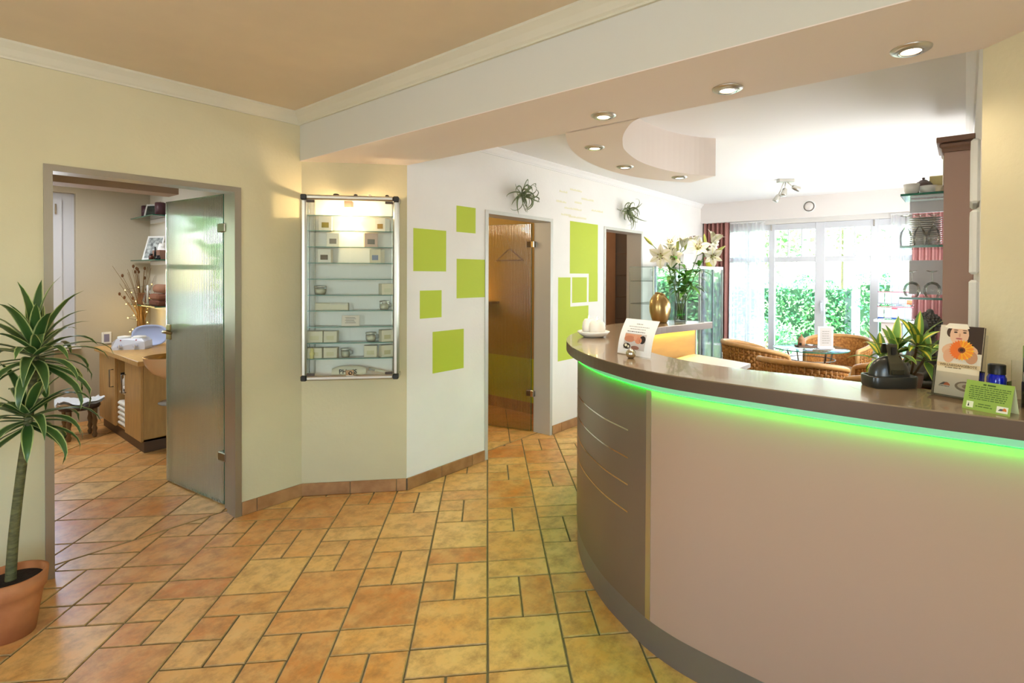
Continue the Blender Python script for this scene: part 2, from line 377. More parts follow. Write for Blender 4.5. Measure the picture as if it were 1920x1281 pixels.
def skirting(name, p, q, lens, h=.085):
    p = Vector(p); q = Vector(q); d = (q - p); L = d.length; d /= L; a = math.atan2(d.y, d.x)
    base = struct(MB().box(0, L, -.009, 0, 0, h - .003).build(name, GROUT))
    base.location = (p.x, p.y, 0); base.rotation_euler = (0, 0, a); x = 0; k = 0
    while x < L - .01:
        l = min(lens[k % len(lens)], L - x); MB().box(x + .002, x + l - .002, -.013, -.002, .002, h, .002).build('tile', SKIRT, base); x += l; k += 1
    return base
skirting('baseboard_left', (-1.2, YA), (A0 - .01, YA), (.33,)); skirting('baseboard_left', (A1, YA), (1.776, YA), (.09, .3, .3))
skirting('baseboard_center', bA, bB, (.32, .31, .07)); skirting('baseboard_far', (2.284, YC), (D2[0], YC), (.31, .31, .15))
skirting('baseboard_far', (D2[1], YC), (D3[0], YC), (.14, .31, .31, .14)); skirting('baseboard_far', (D3[1], YC), (7.6, YC), (.31,))

# --- tiled floor
floor = struct(MB().box(-3.2, 7.95, -1.8, 7.3, -.12, -.006).build('floor', GROUT))
U = .1572; LW = .3133
def clip(P, n, d):                                  # keep n.p <= d
    out = []
    for i in range(len(P)):
        a, b_ = P[i], P[(i + 1) % len(P)]; da = a[0] * n[0] + a[1] * n[1] - d; db = b_[0] * n[0] + b_[1] * n[1] - d
        if da <= 0: out.append(a)
        if da * db < 0: t = da / (da - db); out.append((a[0] + (b_[0] - a[0]) * t, a[1] + (b_[1] - a[1]) * t))
    return out
def area(P): return abs(sum(P[i][0] * P[(i + 1) % len(P)][1] - P[(i + 1) % len(P)][0] * P[i][1] for i in range(len(P)))) / 2
def wp(dep, lat): return ((dep + lat) * S2, (dep - lat) * S2)
cand = []
def quad(d0, d1, l0, l1, room):
    P = [wp(d0, l0), wp(d0, l1), wp(d1, l1), wp(d1, l0)]
    cx = sum(p[0] for p in P) / 4; cy = sum(p[1] for p in P) / 4
    if room == 0:
        if cx > 7.6 or cx < -2.8 or cy < -1.5: return
        if cx < 2.32: P = clip(P, (0, 1), 3.70)
        else: P = clip(P, (0, 1), 3.22)
        if cx - cy > 2.5: return
    elif room == 1:
        P = clip(clip(clip(P, (0, -1), -3.704), (0, 1), 7.06), (1, 0), 1.84); P = clip(P, (-1, 0), 1.0) if P else P
    else:
        P = clip(clip(clip(P, (0, -1), -3.226), (0, 1), 5.2), (1, 0), 6.4); P = clip(P, (-1, 0), -2.5) if P else P
    if len(P) < 3 or area(P) < .0012: return
    cand.append(P)
for k in range(-16, 17):
    l0 = .0065 + LW * k; l1 = l0 + LW; lm = (l0 + l1) / 2
    for n in range(-5, 9):
        D = 2.328 - .1555 * k + 5 * U * n
        if not -2.5 < D < 8: continue
        quad(D - 2 * U, D, l0, l1, 0); quad(D - 3 * U, D - 2 * U, l0, l1, 0)
        quad(D - 4 * U, D - 3 * U, l0, lm, 0); quad(D - 5 * U, D - 4 * U, l0, lm, 0); quad(D - 5 * U, D - 3 * U, lm, l1, 0)
for k in range(-14, 28):
    for n in range(0, 34):
        quad(1.99 + .312 * n, 2.302 + .312 * n, -2.305 + .3145 * k, -1.99 + .3145 * k, 1); quad(1.99 + .312 * n, 2.302 + .312 * n, -2.305 + .3145 * k, -1.99 + .3145 * k, 2)
def tile_mb(b, P):
    if sum(P[i][0] * P[(i + 1) % len(P)][1] - P[(i + 1) % len(P)][0] * P[i][1] for i in range(len(P))) < 0: P = P[::-1]
    cx = sum(p[0] for p in P) / len(P); cy = sum(p[1] for p in P) / len(P); n = len(P)
    def inset(d, jit):
        out = []
        for i in range(n):
            p = Vector(P[i]); a = (Vector(P[i - 1]) - p).normalized(); c = (Vector(P[(i + 1) % n]) - p).normalized()
            sn = max(.35, abs(a.cross(c))); q = p + (a + c) * (d / sn); out.append((q.x + random.uniform(-jit, jit), q.y + random.uniform(-jit, jit)))
        return out
    o = inset(.0035, .0012); t = inset(.0068, .0006); z = random.uniform(-.0008, .0004)
    v = [(p[0], p[1], -.012) for p in o] + [(p[0], p[1], z - .0028) for p in o] + [(p[0], p[1], z) for p in t]
    b.cur = 0; b.add(v, [tuple(range(2 * n, 3 * n))]); b.cur = 1
    b.add(v, [(i + j * n, (i + 1) % n + j * n, (i + 1) % n + (j + 1) * n, i + (j + 1) * n) for j in (0, 1) for i in range(n)])
def seen(P):
    cx = sum(p[0] for p in P) / len(P); cy = sum(p[1] for p in P) / len(P); q = pix(cx, cy, 0)
    if not q or not (-60 < q[0] < 1980 and 520 < q[1] < 1400): return 0
    if cx > 1.75 and cy < 1.3 - .0 and (cx - 3.63) ** 2 + (cy - .27) ** 2 < 1.75 ** 2: return 0
    if cx > 4.4 and cy < 2.6: return 0
    if cy > YC and q[0] < 1200 and cy < YA and cx < 2.28: return 0
    if cy > 3.75 and not 80 < q[0] < 440: return 0
    return area(P) * 1e4 / q[2] ** 3
order = sorted(range(len(cand)), key=lambda i: -seen(cand[i]))
rest = MB()
for j, i in enumerate(order):
    if j < 298 and seen(cand[i]) > 0: q = MB(); tile_mb(q, cand[i]); q.build('tile', [TILE, TEDGE], floor)
    else: tile_mb(rest, cand[i])
rest.build('tiles_beyond', [TILE, TEDGE], floor, kind='stuff')
# --- the other rooms' shells
RW = mat('treatment_room_paint', 'c2b8a2', .75, bump=.1, bs=45)
w = MB().box(-1.2, -.9, 7.05, 7.25, 0, 2.62); w.box(1.222, 2.0, 7.05, 7.25, 0, 2.62); w.box(-.9, 1.222, 7.05, 7.25, 0, .78); w.box(-.9, 1.222, 7.05, 7.25, 2.318, 2.62)
struct(w.build('wall_treatment_back', RW))
struct(MB().box(1.84, 2.0, 3.75, 7.05, 0, 2.62).build('wall_treatment_right', mat('treatment_room_white', 'd9d3c4', .75)))
w = MB().box(-1.2, -1.0, 3.75, 7.05, 0, .7); w.box(-1.2, -1, 3.75, 7.05, 2.3, 2.62); w.box(-1.2, -1, 3.75, 7.05, .7, 2.3)
struct(w.build('wall_treatment_left', RW))
struct(MB().box(-1.2, 2.0, 3.75, 7.25, 2.40, 2.5).build('ceiling', CEILW))
struct(MB().box(-1.0, 1.60, 5.35, 5.6, 2.20, 2.42).build('trim_6', mat('taupe_soffit_paint', 'a98f78', .7)))['label'] = 'taupe ceiling soffit inside the treatment room'
AMB = mat('ochre_room_paint', 'a98d50', .75, var=.06, vs=3)
w = MB().box(2.45, 2.6, 3.275, 5.3, 0, 2.5); w.box(2.45, 4.5, 5.2, 5.35, 0, 2.5); w.box(4.4, 4.55, 3.275, 5.3, 0, 2.5)
wr2 = struct(w.build('wall_cabin', AMB))
b = MB().box(4.392, 4.4, 3.275, 5.2, .12, .60); b.box(2.6, 4.4, 5.192, 5.2, .12, .60); b.build('lime_dado', LIME, wr2)
b = MB().box(4.385, 4.4, 3.275, 5.2, 0, .12); b.box(2.6, 4.4, 5.185, 5.2, 0, .12); b.build('skirting', SKIRT, wr2)
struct(MB().box(2.45, 6.6, 3.275, 5.35, 2.45, 2.55).build('ceiling', AMB))
w = MB().box(4.55, 6.6, 5.2, 5.35, 0, 2.5); w.box(6.4, 6.55, 3.275, 5.3, 0, 2.5)
wr3 = struct(w.build('wall_washroom', mat('washroom_brown_paint', 'b9957a', .7)))
DT = mat('grey_wall_tile', '77706c', .3)
for j in range(8):
    for i in range(5): MB().box(6.385, 6.4, 3.29 + .3 * i, 3.585 + .3 * i, .02 + .3 * j, .315 + .3 * j, .003).build('tile', DT, wr3)
lamp('cabin_fill', 'POINT', (3.2, 4.6, 2.1), 22, (1, .84, .58), shadow_soft_size=.1)  # added fill without a fitting, brightens the room behind the amber door
lamp('washroom_fill', 'POINT', (5.6, 4.2, 2.2), 26, (1, .9, .8), shadow_soft_size=.1)  # bare point light added to lift the dark room behind the far doorway

# --- window of the treatment room (in its back wall) and the garden window of the lounge
FRM = mat('window_frame_white', 'd6d7dc', .4)
b = MB().box(-.9, -.82, 7.12, 7.19, .78, 2.318); b.box(.25, .33, 7.12, 7.19, .78, 2.318); b.box(1.12, 1.222, 7.12, 7.19, .78, 2.318); b.box(.33, 1.12, 7.12, 7.19, 2.24, 2.318); b.box(.33, 1.12, 7.12, 7.19, .78, .86); b.box(-.82, .25, 7.12, 7.19, 2.24, 2.318); b.box(-.82, .25, 7.12, 7.19, .78, .86)
win2 = struct(b.build('window_2', FRM))
b = MB().box(.40, 1.05, 7.1, 7.18, 1.56, 1.62); b.box(1.05, 1.125, 7.09, 7.175, .84, 2.25); b.box(.33, .40, 7.09, 7.175, .84, 2.25); b.box(.40, 1.05, 7.09, 7.175, 2.18, 2.25); b.box(.40, 1.05, 7.09, 7.175, .84, .92)
sa = b.build('sash', FRM, win2); MB().box(.40, 1.05, 7.14, 7.146, .92, 2.18).build('pane', PANE, sa); MB().box(-.82, .25, 7.14, 7.146, .86, 2.24).build('pane', PANE, win2)
MB().box(1.068, 1.082, 7.06, 7.09, 2.10, 2.20, .003).build('hinge', CHROME, win2); MB().box(.2, 1.25, 6.98, 7.06, .755, .785, .004).build('window_sill', WHITE, win2)

wz = MB().box(7.7, 7.95, 2.76, 3.275, 0, 2.62); wz.box(7.7, 7.95, -1.8, .36, 0, 2.62); wz.box(7.7, 7.95, .36, 2.76, 2.24, 2.62)
struct(wz.build('wall_garden', WHITEW))
X0, X1 = 7.70, 7.78
b = MB()
for y0, y1 in ((2.71, 2.76), (2.43, 2.49), (2.085, 2.165), (1.455, 1.573), (.845, .940), (.60, .66), (.36, .41)): b.box(X0, X1, y0, y1, 0, 2.24, .006)
b.box(X0 + .004, X1 - .004, .364, 2.756, 2.155, 2.236)
win1 = struct(b.build('window_1', FRM))
for y0, y1, mu in ((2.49, 2.71, 0), (.41, .60, 0), (2.165, 2.43, 0), (1.573, 2.085, 2), (.940, 1.455, 2), (.66, .845, 0)):
    b = MB().box(X0 + .01, X1 - .01, y0 - .005, y1 + .005, 1.712, 1.785, .004); b.box(X0 + .01, X1 - .01, y0 - .005, y1 + .005, 0, .16, .004)
    for k in range(mu):
        y = y0 + (y1 - y0) * (k + 1) / (mu + 1); b.box(X0 + .02, X1 - .02, y - .008, y + .008, 1.78, 2.16)
    s = b.build('sash', FRM, win1)
    if mu:
        for k in range(3): MB().box(7.735, 7.741, y0 + (y1 - y0) * k / 3 + .008, y0 + (y1 - y0) * (k + 1) / 3 - .008, 1.78, 2.16).build('pane', PANE, s)
    else: MB().box(7.735, 7.741, y0, y1, 1.78, 2.16).build('pane', PANE, s)
    MB().box(7.735, 7.741, y0, y1, .155, 1.715).build('pane', PANE, s)
b = MB().box(7.675, 7.70, 1.475, 1.50, 1.06, 1.20, .004); b.tube([(7.675, 1.487, 1.16), (7.64, 1.487, 1.16), (7.64, 1.487, 1.03)], .009); b.build('window_handle', FRM, win1)
for y in (2.13, .90): MB().box(7.685, 7.70, y - .008, y + .008, 2.15, 2.23, .003).build('hinge', CHROME, win1)
pel = struct(MB().box(7.5, 7.53, -.04, YC, 2.288, 2.575).build('trim_7', PELM)); pel['label'] = 'wide pelmet above the garden window'
v = thing('ceiling_speaker', 'round grille with a dark ring in the pelmet above the garden window', 'vent', (7.5, 1.608, 2.43), rot=(0, -PI / 2, 0))
MB().lathe([(0, .006), (.052, .006), (.056, 0)], 32).build('grille', PELM, v); MB().lathe([(.054, -.002), (.054, .008), (.066, .008), (.066, -.002)], 32).build('ring', mat('vent_ring', '6d665c', .4), v); MB().lathe([(.066, -.002), (.066, .006), (.076, .004), (.078, -.002)], 32).build('rim', WHITE, v)

# ------------------------------------------------------------------ doors (frames with their leaves)
b = MB().box(A0, .530, 3.543, 3.668, 0, 2.022); b.box(1.355, A1, 3.543, 3.668, 0, 2.022); b.box(A0, A1, 3.543, 3.668, 2.022, H1)
b.box(A0, .515, 3.668, 3.76, 0, 2.04); b.box(1.374, A1, 3.668, 3.76, 0, 2.04); b.box(A0, A1, 3.668, 3.76, 2.04, H1)
door1 = struct(b.build('door_1', STEEL))
RIB = mat('ribbed_glass', (.76, .84, .75), .06, trans=1, ior=1.24)
t_ = RIB.node_tree; a_ = t_.nodes.new('ShaderNodeMixShader'); d_ = t_.nodes.new('ShaderNodeBsdfTranslucent'); e_ = t_.nodes.new('ShaderNodeBsdfDiffuse'); f_ = t_.nodes.new('ShaderNodeMixShader')
d_.inputs[0].default_value = (.42, .47, .38, 1); e_.inputs[0].default_value = (.32, .34, .27, 1); f_.inputs[0].default_value = .5; a_.inputs[0].default_value = .26
t_.links.new(d_.outputs[0], f_.inputs[1]); t_.links.new(e_.outputs[0], f_.inputs[2]); t_.links.new(t_.nodes['Principled BSDF'].outputs[0], a_.inputs[1]); t_.links.new(f_.outputs[0], a_.inputs[2]); t_.links.new(a_.outputs[0], t_.nodes['Material Output'].inputs[0])
RIBA = glass('amber_ribbed_glass', (.86, .80, .62), .35, .12, frost=.10, frost_col=(.5, .42, .22))
def leafdoor(parent, hinge, free, z0, z1, m, hz, handle=None):
    h = Vector(hinge); f = Vector(free); d = f - h; L = d.length; a = math.atan2(d.y, d.x)
    b = MB(); n = 46 * 6; rows = []                       # ribbed: one face fluted
    for z in (z0, z1): rows.append([(L * i / n, .005 + .0042 * math.sin(PI * (i % 6) / 6), z) for i in range(n + 1)])
    b.sheet(rows, False); b.add([(0, -.005, z0), (L, -.005, z0), (L, -.005, z1), (0, -.005, z1)], [(0, 1, 2, 3)], False)
    lf = b.build('glass_leaf', m, parent, (h.x, h.y, 0)); lf.rotation_euler = (0, 0, a)
    e = MB()
    for (x0, x1, y0, y1, q0, q1) in ((-.0015, 0, -.005, .005, z0, z1), (L, L + .0015, -.005, .005, z0, z1), (0, L, -.005, .005, z1, z1 + .0015), (0, L, -.005, .005, z0 - .0015, z0)): e.box(x0, x1, y0, y1, q0, q1)
    e.build('glass_edge', GEDGE, lf)
    for z in hz: MB().box(-.045, .045, -.022, .022, z - .028, z + .028, .004).build('hinge', STEELD, lf)
    if handle:
        x, z = L - .055, handle
        b = MB()
        for s in (-1, 1):
            b.box(x - .03, x + .03, min(s * .006, s * .018), max(s * .006, s * .018), z - .055, z + .055, .004)
            b.tube([(x, s * .012, z + .005), (x, s * .045, z + .005), (x - .02, s * .055, z + .005), (x - .13, s * .055, z + .003)], .0105, 10)
        b.build('handle', BRASS, lf)
    return lf
leafdoor(door1, (1.386, 3.79), (1.291, 4.567), .010, 2.034, RIB, (1.815, .326), 1.095)
STEELS = mat('satin_steel', 'c8c6be', .45, .2, bump=.05, bs=300, stretch=(1, 1, .02))
def steelframe(name, x0, x1, zt=2.05):
    b = MB(); y = YC
    for xa, xb in ((x0, x0 + .036), (x1 - .036, x1)): b.box(xa, xb, y - .007, y + .195, 0, zt - .03)
    b.box(x0, x1, y - .007, y + .195, zt - .03, zt); return struct(b.build(name, STEELS))
door2 = steelframe('door_2', *D2); leafdoor(door2, (3.895, 3.292), (3.69, 4.075), .010, 2.012, RIBA, (1.813, .374))
for z in (1.813, .374): MB().box(3.87, 3.906, 3.25, 3.285, z - .03, z + .03, .003).build('hinge_block', CHROME, door2)
door3 = steelframe('door_3', *D3)
# things in the two rooms
t = thing('coat_hanger', 'brown coat hanger on the ochre wall behind the amber glass door', 'hanger', (4.37, 4.02, 1.80), PI / 2)
MB().tube([(-.2, 0, -.12), (-.02, 0, .0), (.02, 0, .0), (.2, 0, -.12), (-.2, 0, -.12)], .009).build('hanger_frame', WOODD, t); MB().tube([(0, 0, 0), (0, 0, .05), (.02, 0, .07), (0, 0, .09), (-.015, 0, .075)], .004).build('hook', CHROME, t)
t = thing('candle_lamp', 'glowing amber lamp on a shelf seen through the amber glass door', 'lamp', (4.3, 4.52, 1.22), 0)
MB().lathe([(0, 0), (.05, 0), (.05, .012), (.02, .02)], 16).build('base', WOODD, t); MB().lathe([(.03, .015), (.055, .04), (.055, .09), (.03, .12)], 16).build('lamp_shade', emit('lamp_glow', 'ffb050', 9), t)
lamp('candle_light', 'POINT', (4.22, 4.5, 1.3), 2.2, (1, .62, .25), shadow_soft_size=.05)
tag(MB().box(4.2, 4.4, 4.2, 4.9, 1.19, 1.215, .003).build('wall_shelf', WOODD), 'dark wall shelf carrying the glowing lamp behind the amber door', 'shelf')
t = thing('wardrobe', 'tall brown locker with a lighter lower door seen through the far doorway', 'wardrobe', (5.86, 3.9, 0), 0)
MB().box(0, .5, -.06, .7, 0, 2.3, .004).build('body', mat('locker_veneer', 'b48a68', .5, var=.1), t); MB().box(-.012, 0, .02, .66, .05, 1.25, .003).build('locker_door', mat('locker_door_veneer', 'b8824a', .45, var=.12, stretch=(5, 5, .6)), t)
MB().box(-.02, -.012, .05, .065, 1.0, 1.12, .002).build('handle', BLACKP, t)

# ------------------------------------------------------------------ reception counter
so_ = spline([(1.842, -.475, 0), (1.822, -.12, 0), (1.805, .08, 0), (1.797, .24, 0), (1.797, .4, 0), (1.801, .58, 0), (1.808, .76, 0), (1.822, .89, 0), (1.858, 1.03, 0), (1.925, 1.18, 0), (2.02, 1.355, 0), (2.19, 1.575, 0), (2.385, 1.757, 0), (2.58, 1.885, 0), (2.73, 1.95, 0), (2.9, 2.0, 0), (3.26, 2.075, 0), (3.56, 2.085, 0), (3.8, 2.03, 0), (4.05, 1.901, 0)], 5)
si_ = spline([(4.13, 1.59, 0), (3.8, 1.651, 0), (3.47, 1.715, 0), (3.1, 1.70, 0), (2.75, 1.58, 0), (2.45, 1.37, 0), (2.25, 1.12, 0), (2.15, .9, 0), (2.118, .7, 0), (2.125, .48, 0), (2.118, .28, 0), (2.122, .1, 0), (2.132, -.185, 0)], 5)
so_ = [p[:2] for p in so_]; si_ = [p[:2] for p in si_]
TAUPE = mat('taupe_metallic_laminate', '857566', .36, .5)
SLABT = mat('counter_top_laminate', 'a08a6c', .22, .25, var=.14, vs=7, coat=.3, stretch=(1, 3, 1))
SLABE = mat('counter_edge_laminate', '5f4c3b', .38, .2)
ROSE = mat('rose_beige_panel', 'b69983', .42, .05)
counter = thing('reception_counter', 'large curved reception counter with taupe top and green glowing light band', 'counter', (2.0, .8, 0))
def cb(mb, name, m, par=None):
    mb.x = Matrix.Translation((-2.0, -.8, 0)); 
    mb.v = [(p[0] - 2.0, p[1] - .8, p[2]) for p in mb.v]; return mb.build(name, m, par or counter)
b = MB().prism(so_ + si_, 1.0975, 1.146)
for i, f in enumerate(b.f): b.mi[i] = 0
n0 = len(b.f); b.cur = 1; P = so_ + si_; b.prism(P, 1.146, 1.15); slab = cb(b, 'counter_top', [SLABE, SLABT])
pa = offset(so_, .064); PN = len(pa)
def pidx(x, y): return min(range(PN), key=lambda i: (pa[i][0] - x) ** 2 + (pa[i][1] - y) ** 2)
# exact seam point on the panel
sx = pidx(1.932, 1.006)
def strip(path, z0, z1, th, mb=None):
    mb = mb or MB(); inn = offset(path, th); rows = [[(p[0], p[1], z0) for p in inn], [(p[0], p[1], z0) for p in path], [(p[0], p[1], z1) for p in path], [(p[0], p[1], z1) for p in inn], [(p[0], p[1], z0) for p in inn]]
    for k in range(4): mb.sheet([list(rows[k]), list(rows[k + 1])], k in (1, 3))
    for k in (0, -1): mb.poly([rows[0][k], rows[1][k], rows[2][k], rows[3][k]])
    return mb
cb(strip(pa[:sx + 1], .127, 1.06, .03), 'rose_panel', ROSE)['label'] = 'wide rose beige front panel'
cb(strip(pa[sx:], .127, 1.06, .03), 'taupe_panel', TAUPE)['label'] = 'dark taupe metallic panel with inlay lines'
cb(strip(offset(pa[sx - 1:sx + 1], -.002), .127, 1.06, .004), 'seam_strip', ALU)
cb(strip(offset(pa, .004), 0, .127, .03), 'kick_plate', mat('kick_steel', '8d8780', .32, .6, bump=.05, bs=40))
s2 = pidx(1.965, 1.082) + 1
for z in (.860, .741, .626, .509):
    b = MB(); m_ = offset(pa[s2:PN - 10], -.0012); b.sheet([[(p[0], p[1], z - .003) for p in m_], [(p[0], p[1], z + .003) for p in m_]]); cb(b, 'inlay_line', CHROME)
b = strip(offset(pa, -.0165), 1.0655, 1.0975, .03); cb(b, 'light_diffuser', mat('frosted_diffuser', '9ad0ac', .4, emis='38c468', es=.30))['label'] = 'pale green frosted light band'
b = MB(); q0 = offset(pa, -.0155); q1 = offset(pa, .002); b.sheet([[(p[0], p[1], 1.0635) for p in q0], [(p[0], p[1], 1.0635) for p in q1]], False); cb(b, 'led_strip', emit('green_led', '00ff14', 24))
b = strip(pa[sx:], .9, 1.0975, .03)
inn = [p for p in reversed(offset(si_, .06))]
# inner panel of the wing with its yellow strip light
wing = spline([(3.30, 1.80, 0), (3.55, 1.762, 0), (3.80, 1.715, 0), (3.985, 1.672, 0)], 4)
b = strip([p[:2] for p in wing][::-1], .0, 1.0975, .03); cb(b, 'wing_panel', mat('maple_panel', 'd6a146', .5, var=.08, vs=6, stretch=(1, 1, 5)))
b = MB(); q = [p[:2] for p in wing]; b.sheet([[(p[0] - .008, p[1] - .006, 1.0965) for p in q], [(p[0] - .012, p[1] - .03, 1.0965) for p in q]], False); cb(b, 'strip_light', emit('yellow_led', 'ffe600', 12))
b = strip([(4.06, 1.85), (4.085, 1.70)], 0, 1.0975, .03); cb(b, 'end_panel', WHITE)
desk = MB().prism([(3.985, 1.69), (3.80, 1.184), (3.2, 1.18), (2.75, .9), (2.55, .36), (2.14, .36), (2.15, .9), (2.3, 1.15), (2.6, 1.45), (3.1, 1.7)], .872, .90)
b = desk; b.prism([(3.9, 1.66), (3.75, 1.22), (3.72, 1.22), (3.87, 1.66)], 0, .872); b.prism([(2.54, .40), (2.54, .37), (2.14, .37), (2.14, .40)], 0, .872)
cb(b, 'inner_desk', mat('white_desk_laminate', 'ece8e2', .35))

# ------------------------------------------------------------------ recessed downlights
GLOW = emit('halogen_lens', 'fff0cf', 7)
pl = [(2.139, 1.364, 'recessed downlight in the beam just left of the curved soffit'), (2.139, .768, 'recessed downlight in the middle of the beam'), (2.14, .15, 'largest downlight in the beam beside the yellow wall'),
      (2.639, 1.743, 'downlight in the curved soffit next to the beam'), (3.239, 1.884, 'middle downlight of the curved soffit'), (3.833, 1.746, 'downlight near the free end of the curved soffit')]
for i, (x, y, lb) in enumerate(pl):
    if i == 0:
        d0 = t = thing('downlight', lb, 'downlight', (x, y, 2.283), 0, 'recessed halogen downlights')
        MB().lathe([(.038, -.012), (.044, -.012), (.060, -.004), (.061, .002), (.036, .002)], 32).build('rim', ALU, t)
        MB().lathe([(.030, -.011), (.036, -.013), (.036, .002)], 32).build('gimbal_ring', CHROME, t); MB().lathe([(0, -.0075), (.032, -.0075)], 24).build('lens', GLOW, t)
    else: t = dup(d0, (x, y, 2.283), 0, lb)
    lamp('halogen', 'SPOT', (x, y, 2.262), (17, 17, 6, 12, 12, 12)[i], (1, .84, .62), (0, 0, 0), spot_size=R(125), spot_blend=.8, shadow_soft_size=.03)
# ------------------------------------------------------------------ glass wall cabinet on the short wall
ang = math.atan2(bB.y - bA.y, bB.x - bA.x); ux = Vector((math.cos(ang), math.sin(ang))); uy = Vector((-math.sin(ang), math.cos(ang)))
def bp(x, y, z): p = bA + ux * x + uy * y; return (p.x, p.y, z)
cab = thing('display_cabinet', 'wall mounted aluminium and glass display cabinet lit from the top', 'display cabinet', bp(0, 0, 0), ang)
x0, x1, z0, z1, dp = .037, .657, .813, 2.041, -.145
b = MB()
for xa in (x0, x1 - .034): b.box(xa, xa + .034, dp, dp + .034, z0 + .03, z1 - .03, .009)
for za in (z0, z1 - .032): b.box(x0 + .03, x1 - .03, dp, dp + .034, za, za + .032, .009)
for xa in (x0, x1 - .03):
    for za in (z0, z1 - .03): b.box(xa, xa + .03, dp + .03, -.002, za, za + .03, .004)
    b.box(xa + .002, xa + .02, -.022, -.002, z0 + .03, z1 - .03, .003)
b.build('frame', ALU, cab)
for xa in (x0 - .002, x1 - .034):
    for za in (z0 - .002, z1 - .034): MB().box(xa, xa + .036, dp - .002, dp + .038, za, za + .036, .005).build('corner_cap', BLACKP, cab)
for xa in (x0 + .034, x1 - .086):
    for za in (z0 + .032, z1 - .05): MB().box(xa, xa + .05, dp + .006, dp + .02, za, za + .016, .002).build('pane_clip', mat('brown_plastic', '4a3a2e', .4), cab)
MB().box(x0 + .01, x1 - .01, -.012, -.001, z0 + .01, z1 - .01).build('back_panel', mat('cabinet_back_white', 'efe9df', .5), cab)
for xa, xb in ((x0 + .034, .3445), (.3465, x1 - .034)): MB().box(xa, xb, dp + .010, dp + .014, z0 + .03, z1 - .03).build('glass_door', CLEAR, cab)
for xa in (x0 + .012, x1 - .016): MB().box(xa, xa + .004, dp + .034, -.022, z0 + .03, z1 - .03).build('side_pane', CLEAR, cab)
SZ = [1.91, 1.808, 1.701, 1.594, 1.487, 1.379, 1.275, 1.167, 1.06, .955]
for z in SZ:
    s = MB().box(x0 + .018, x1 - .018, dp + .026, -.014, z - .005, z).build('glass_shelf', CLEAR, cab)
    MB().box(x0 + .02, x1 - .02, dp + .0245, dp + .026, z - .005, z).build('shelf_edge', mat('shelf_edge_green', '6f9a8a', .2), s)
for xa in (x0 + .05, x1 - .06): MB().box(xa, xa + .008, -.03, -.012, z0 + .03, z1 - .03).build('shelf_rail', ALU, cab)
lh = MB().box(.300, .352, -.11, -.055, 1.965, 2.010, .004).build('lamp_housing', mat('peach_lamp_housing', 'd8b092', .5), cab); MB().box(.308, .344, -.105, -.06, 1.963, 1.9645).build('lamp_lens', emit('cabinet_lens', 'ffdca8', 14), lh)
lamp('cabinet_halogen', 'POINT', bp(.326, -.082, 1.945), 7, (1, .72, .42), shadow_soft_size=.02)
q = MB().box(.318, .372, dp + .002, dp + .010, .842, .880, .002).build('lock', CHROME, cab); MB().lathe([(.008, 0), (.012, 0), (.012, .004), (.008, .004)], 14).build('key_mark', BLACKP, q, (.35, dp + .001, .86)); q.children[0].rotation_euler = (PI / 2, 0, 0)
PK = [mat('package_white', 'efe6d8', .6), mat('package_cream', 'e2d5b8', .6), mat('package_rose', 'd9b9a6', .6), mat('package_grey', 'b9b2ab', .6)]
def carton(x, z, wd_, ht, y, label, grp, m=0, lab='8d7a5a', turn=0, d=.06):
    t = thing('product_carton', label, 'box', bp(x, y, z), ang + turn, grp)
    MB().box(-wd_ / 2, wd_ / 2, -d / 2, d / 2, 0, ht, .0015).build('carton', PK[m], t)
    MB().box(-wd_ * .28, wd_ * .28, -d / 2 - .0006, -d / 2, ht * .22, ht * .58).build('printed_label', mat('label_' + lab, lab, .7), t); return t
grp = 'product cartons in the glass cabinet'
carton(.172, SZ[1], .08, .098, -.055, 'cream carton with ochre label, top row left in the glass cabinet', grp, 0, 'a08a3a', .1)
carton(.54, SZ[1], .075, .092, -.055, 'cream carton with brown label, top row right in the glass cabinet', grp, 0, 'a8803f', -.35)
carton(.224, SZ[2], .08, .096, -.055, 'cream carton with grey label, second row left in the glass cabinet', grp, 0, '8a8078')
carton(.462, SZ[2], .085, .096, -.055, 'rose white carton with grey label, second row right in the glass cabinet', grp, 2, '7d756e', .3)
carton(.168, SZ[3], .085, .092, -.055, 'cream carton with dark brown label, third row left in the glass cabinet', grp, 0, '6f5f50')
carton(.506, SZ[3], .08, .094, -.055, 'cream carton with blue grey label, third row right in the glass cabinet', grp, 1, '8f97b0', -.3)
carton(.565, SZ[5], .08, .076, -.06, 'plain white carton turned to show its side, fifth row right', grp, 1, 'd8cfae', .5)
carton(.565, SZ[8], .08, .079, -.06, 'plain cream carton beside a lidded glass jar, right side', grp, 1, 'c9b98c', .5)
carton(.565, SZ[9], .08, .08, -.06, 'plain cream carton on the lowest shelf, rightmost', grp, 1, 'c9b98c', .5)
carton(.465, SZ[9], .085, .078, -.06, 'yellowish carton on the lowest shelf, second from right', grp, 1, 'd0c498', .1)
carton(.105, SZ[9], .1, .068, -.06, 'wide cream carton on the lowest shelf, leftmost', grp, 1, 'd8cba0')
carton(.208, SZ[9], .085, .068, -.06, 'cream carton on the lowest shelf, second from left', grp, 1, 'd8cba0')
carton(.107, SZ[8], .105, .076, -.06, 'wide cream carton on the shelf above the lowest, far left', grp, 1, 'd8cba0')
carton(.208, SZ[8], .085, .075, -.06, 'cream carton on the shelf above the lowest, second from left', grp, 1, 'd8cba0')
GJ = glass('jar_glass', (.95, .955, .93), .35)
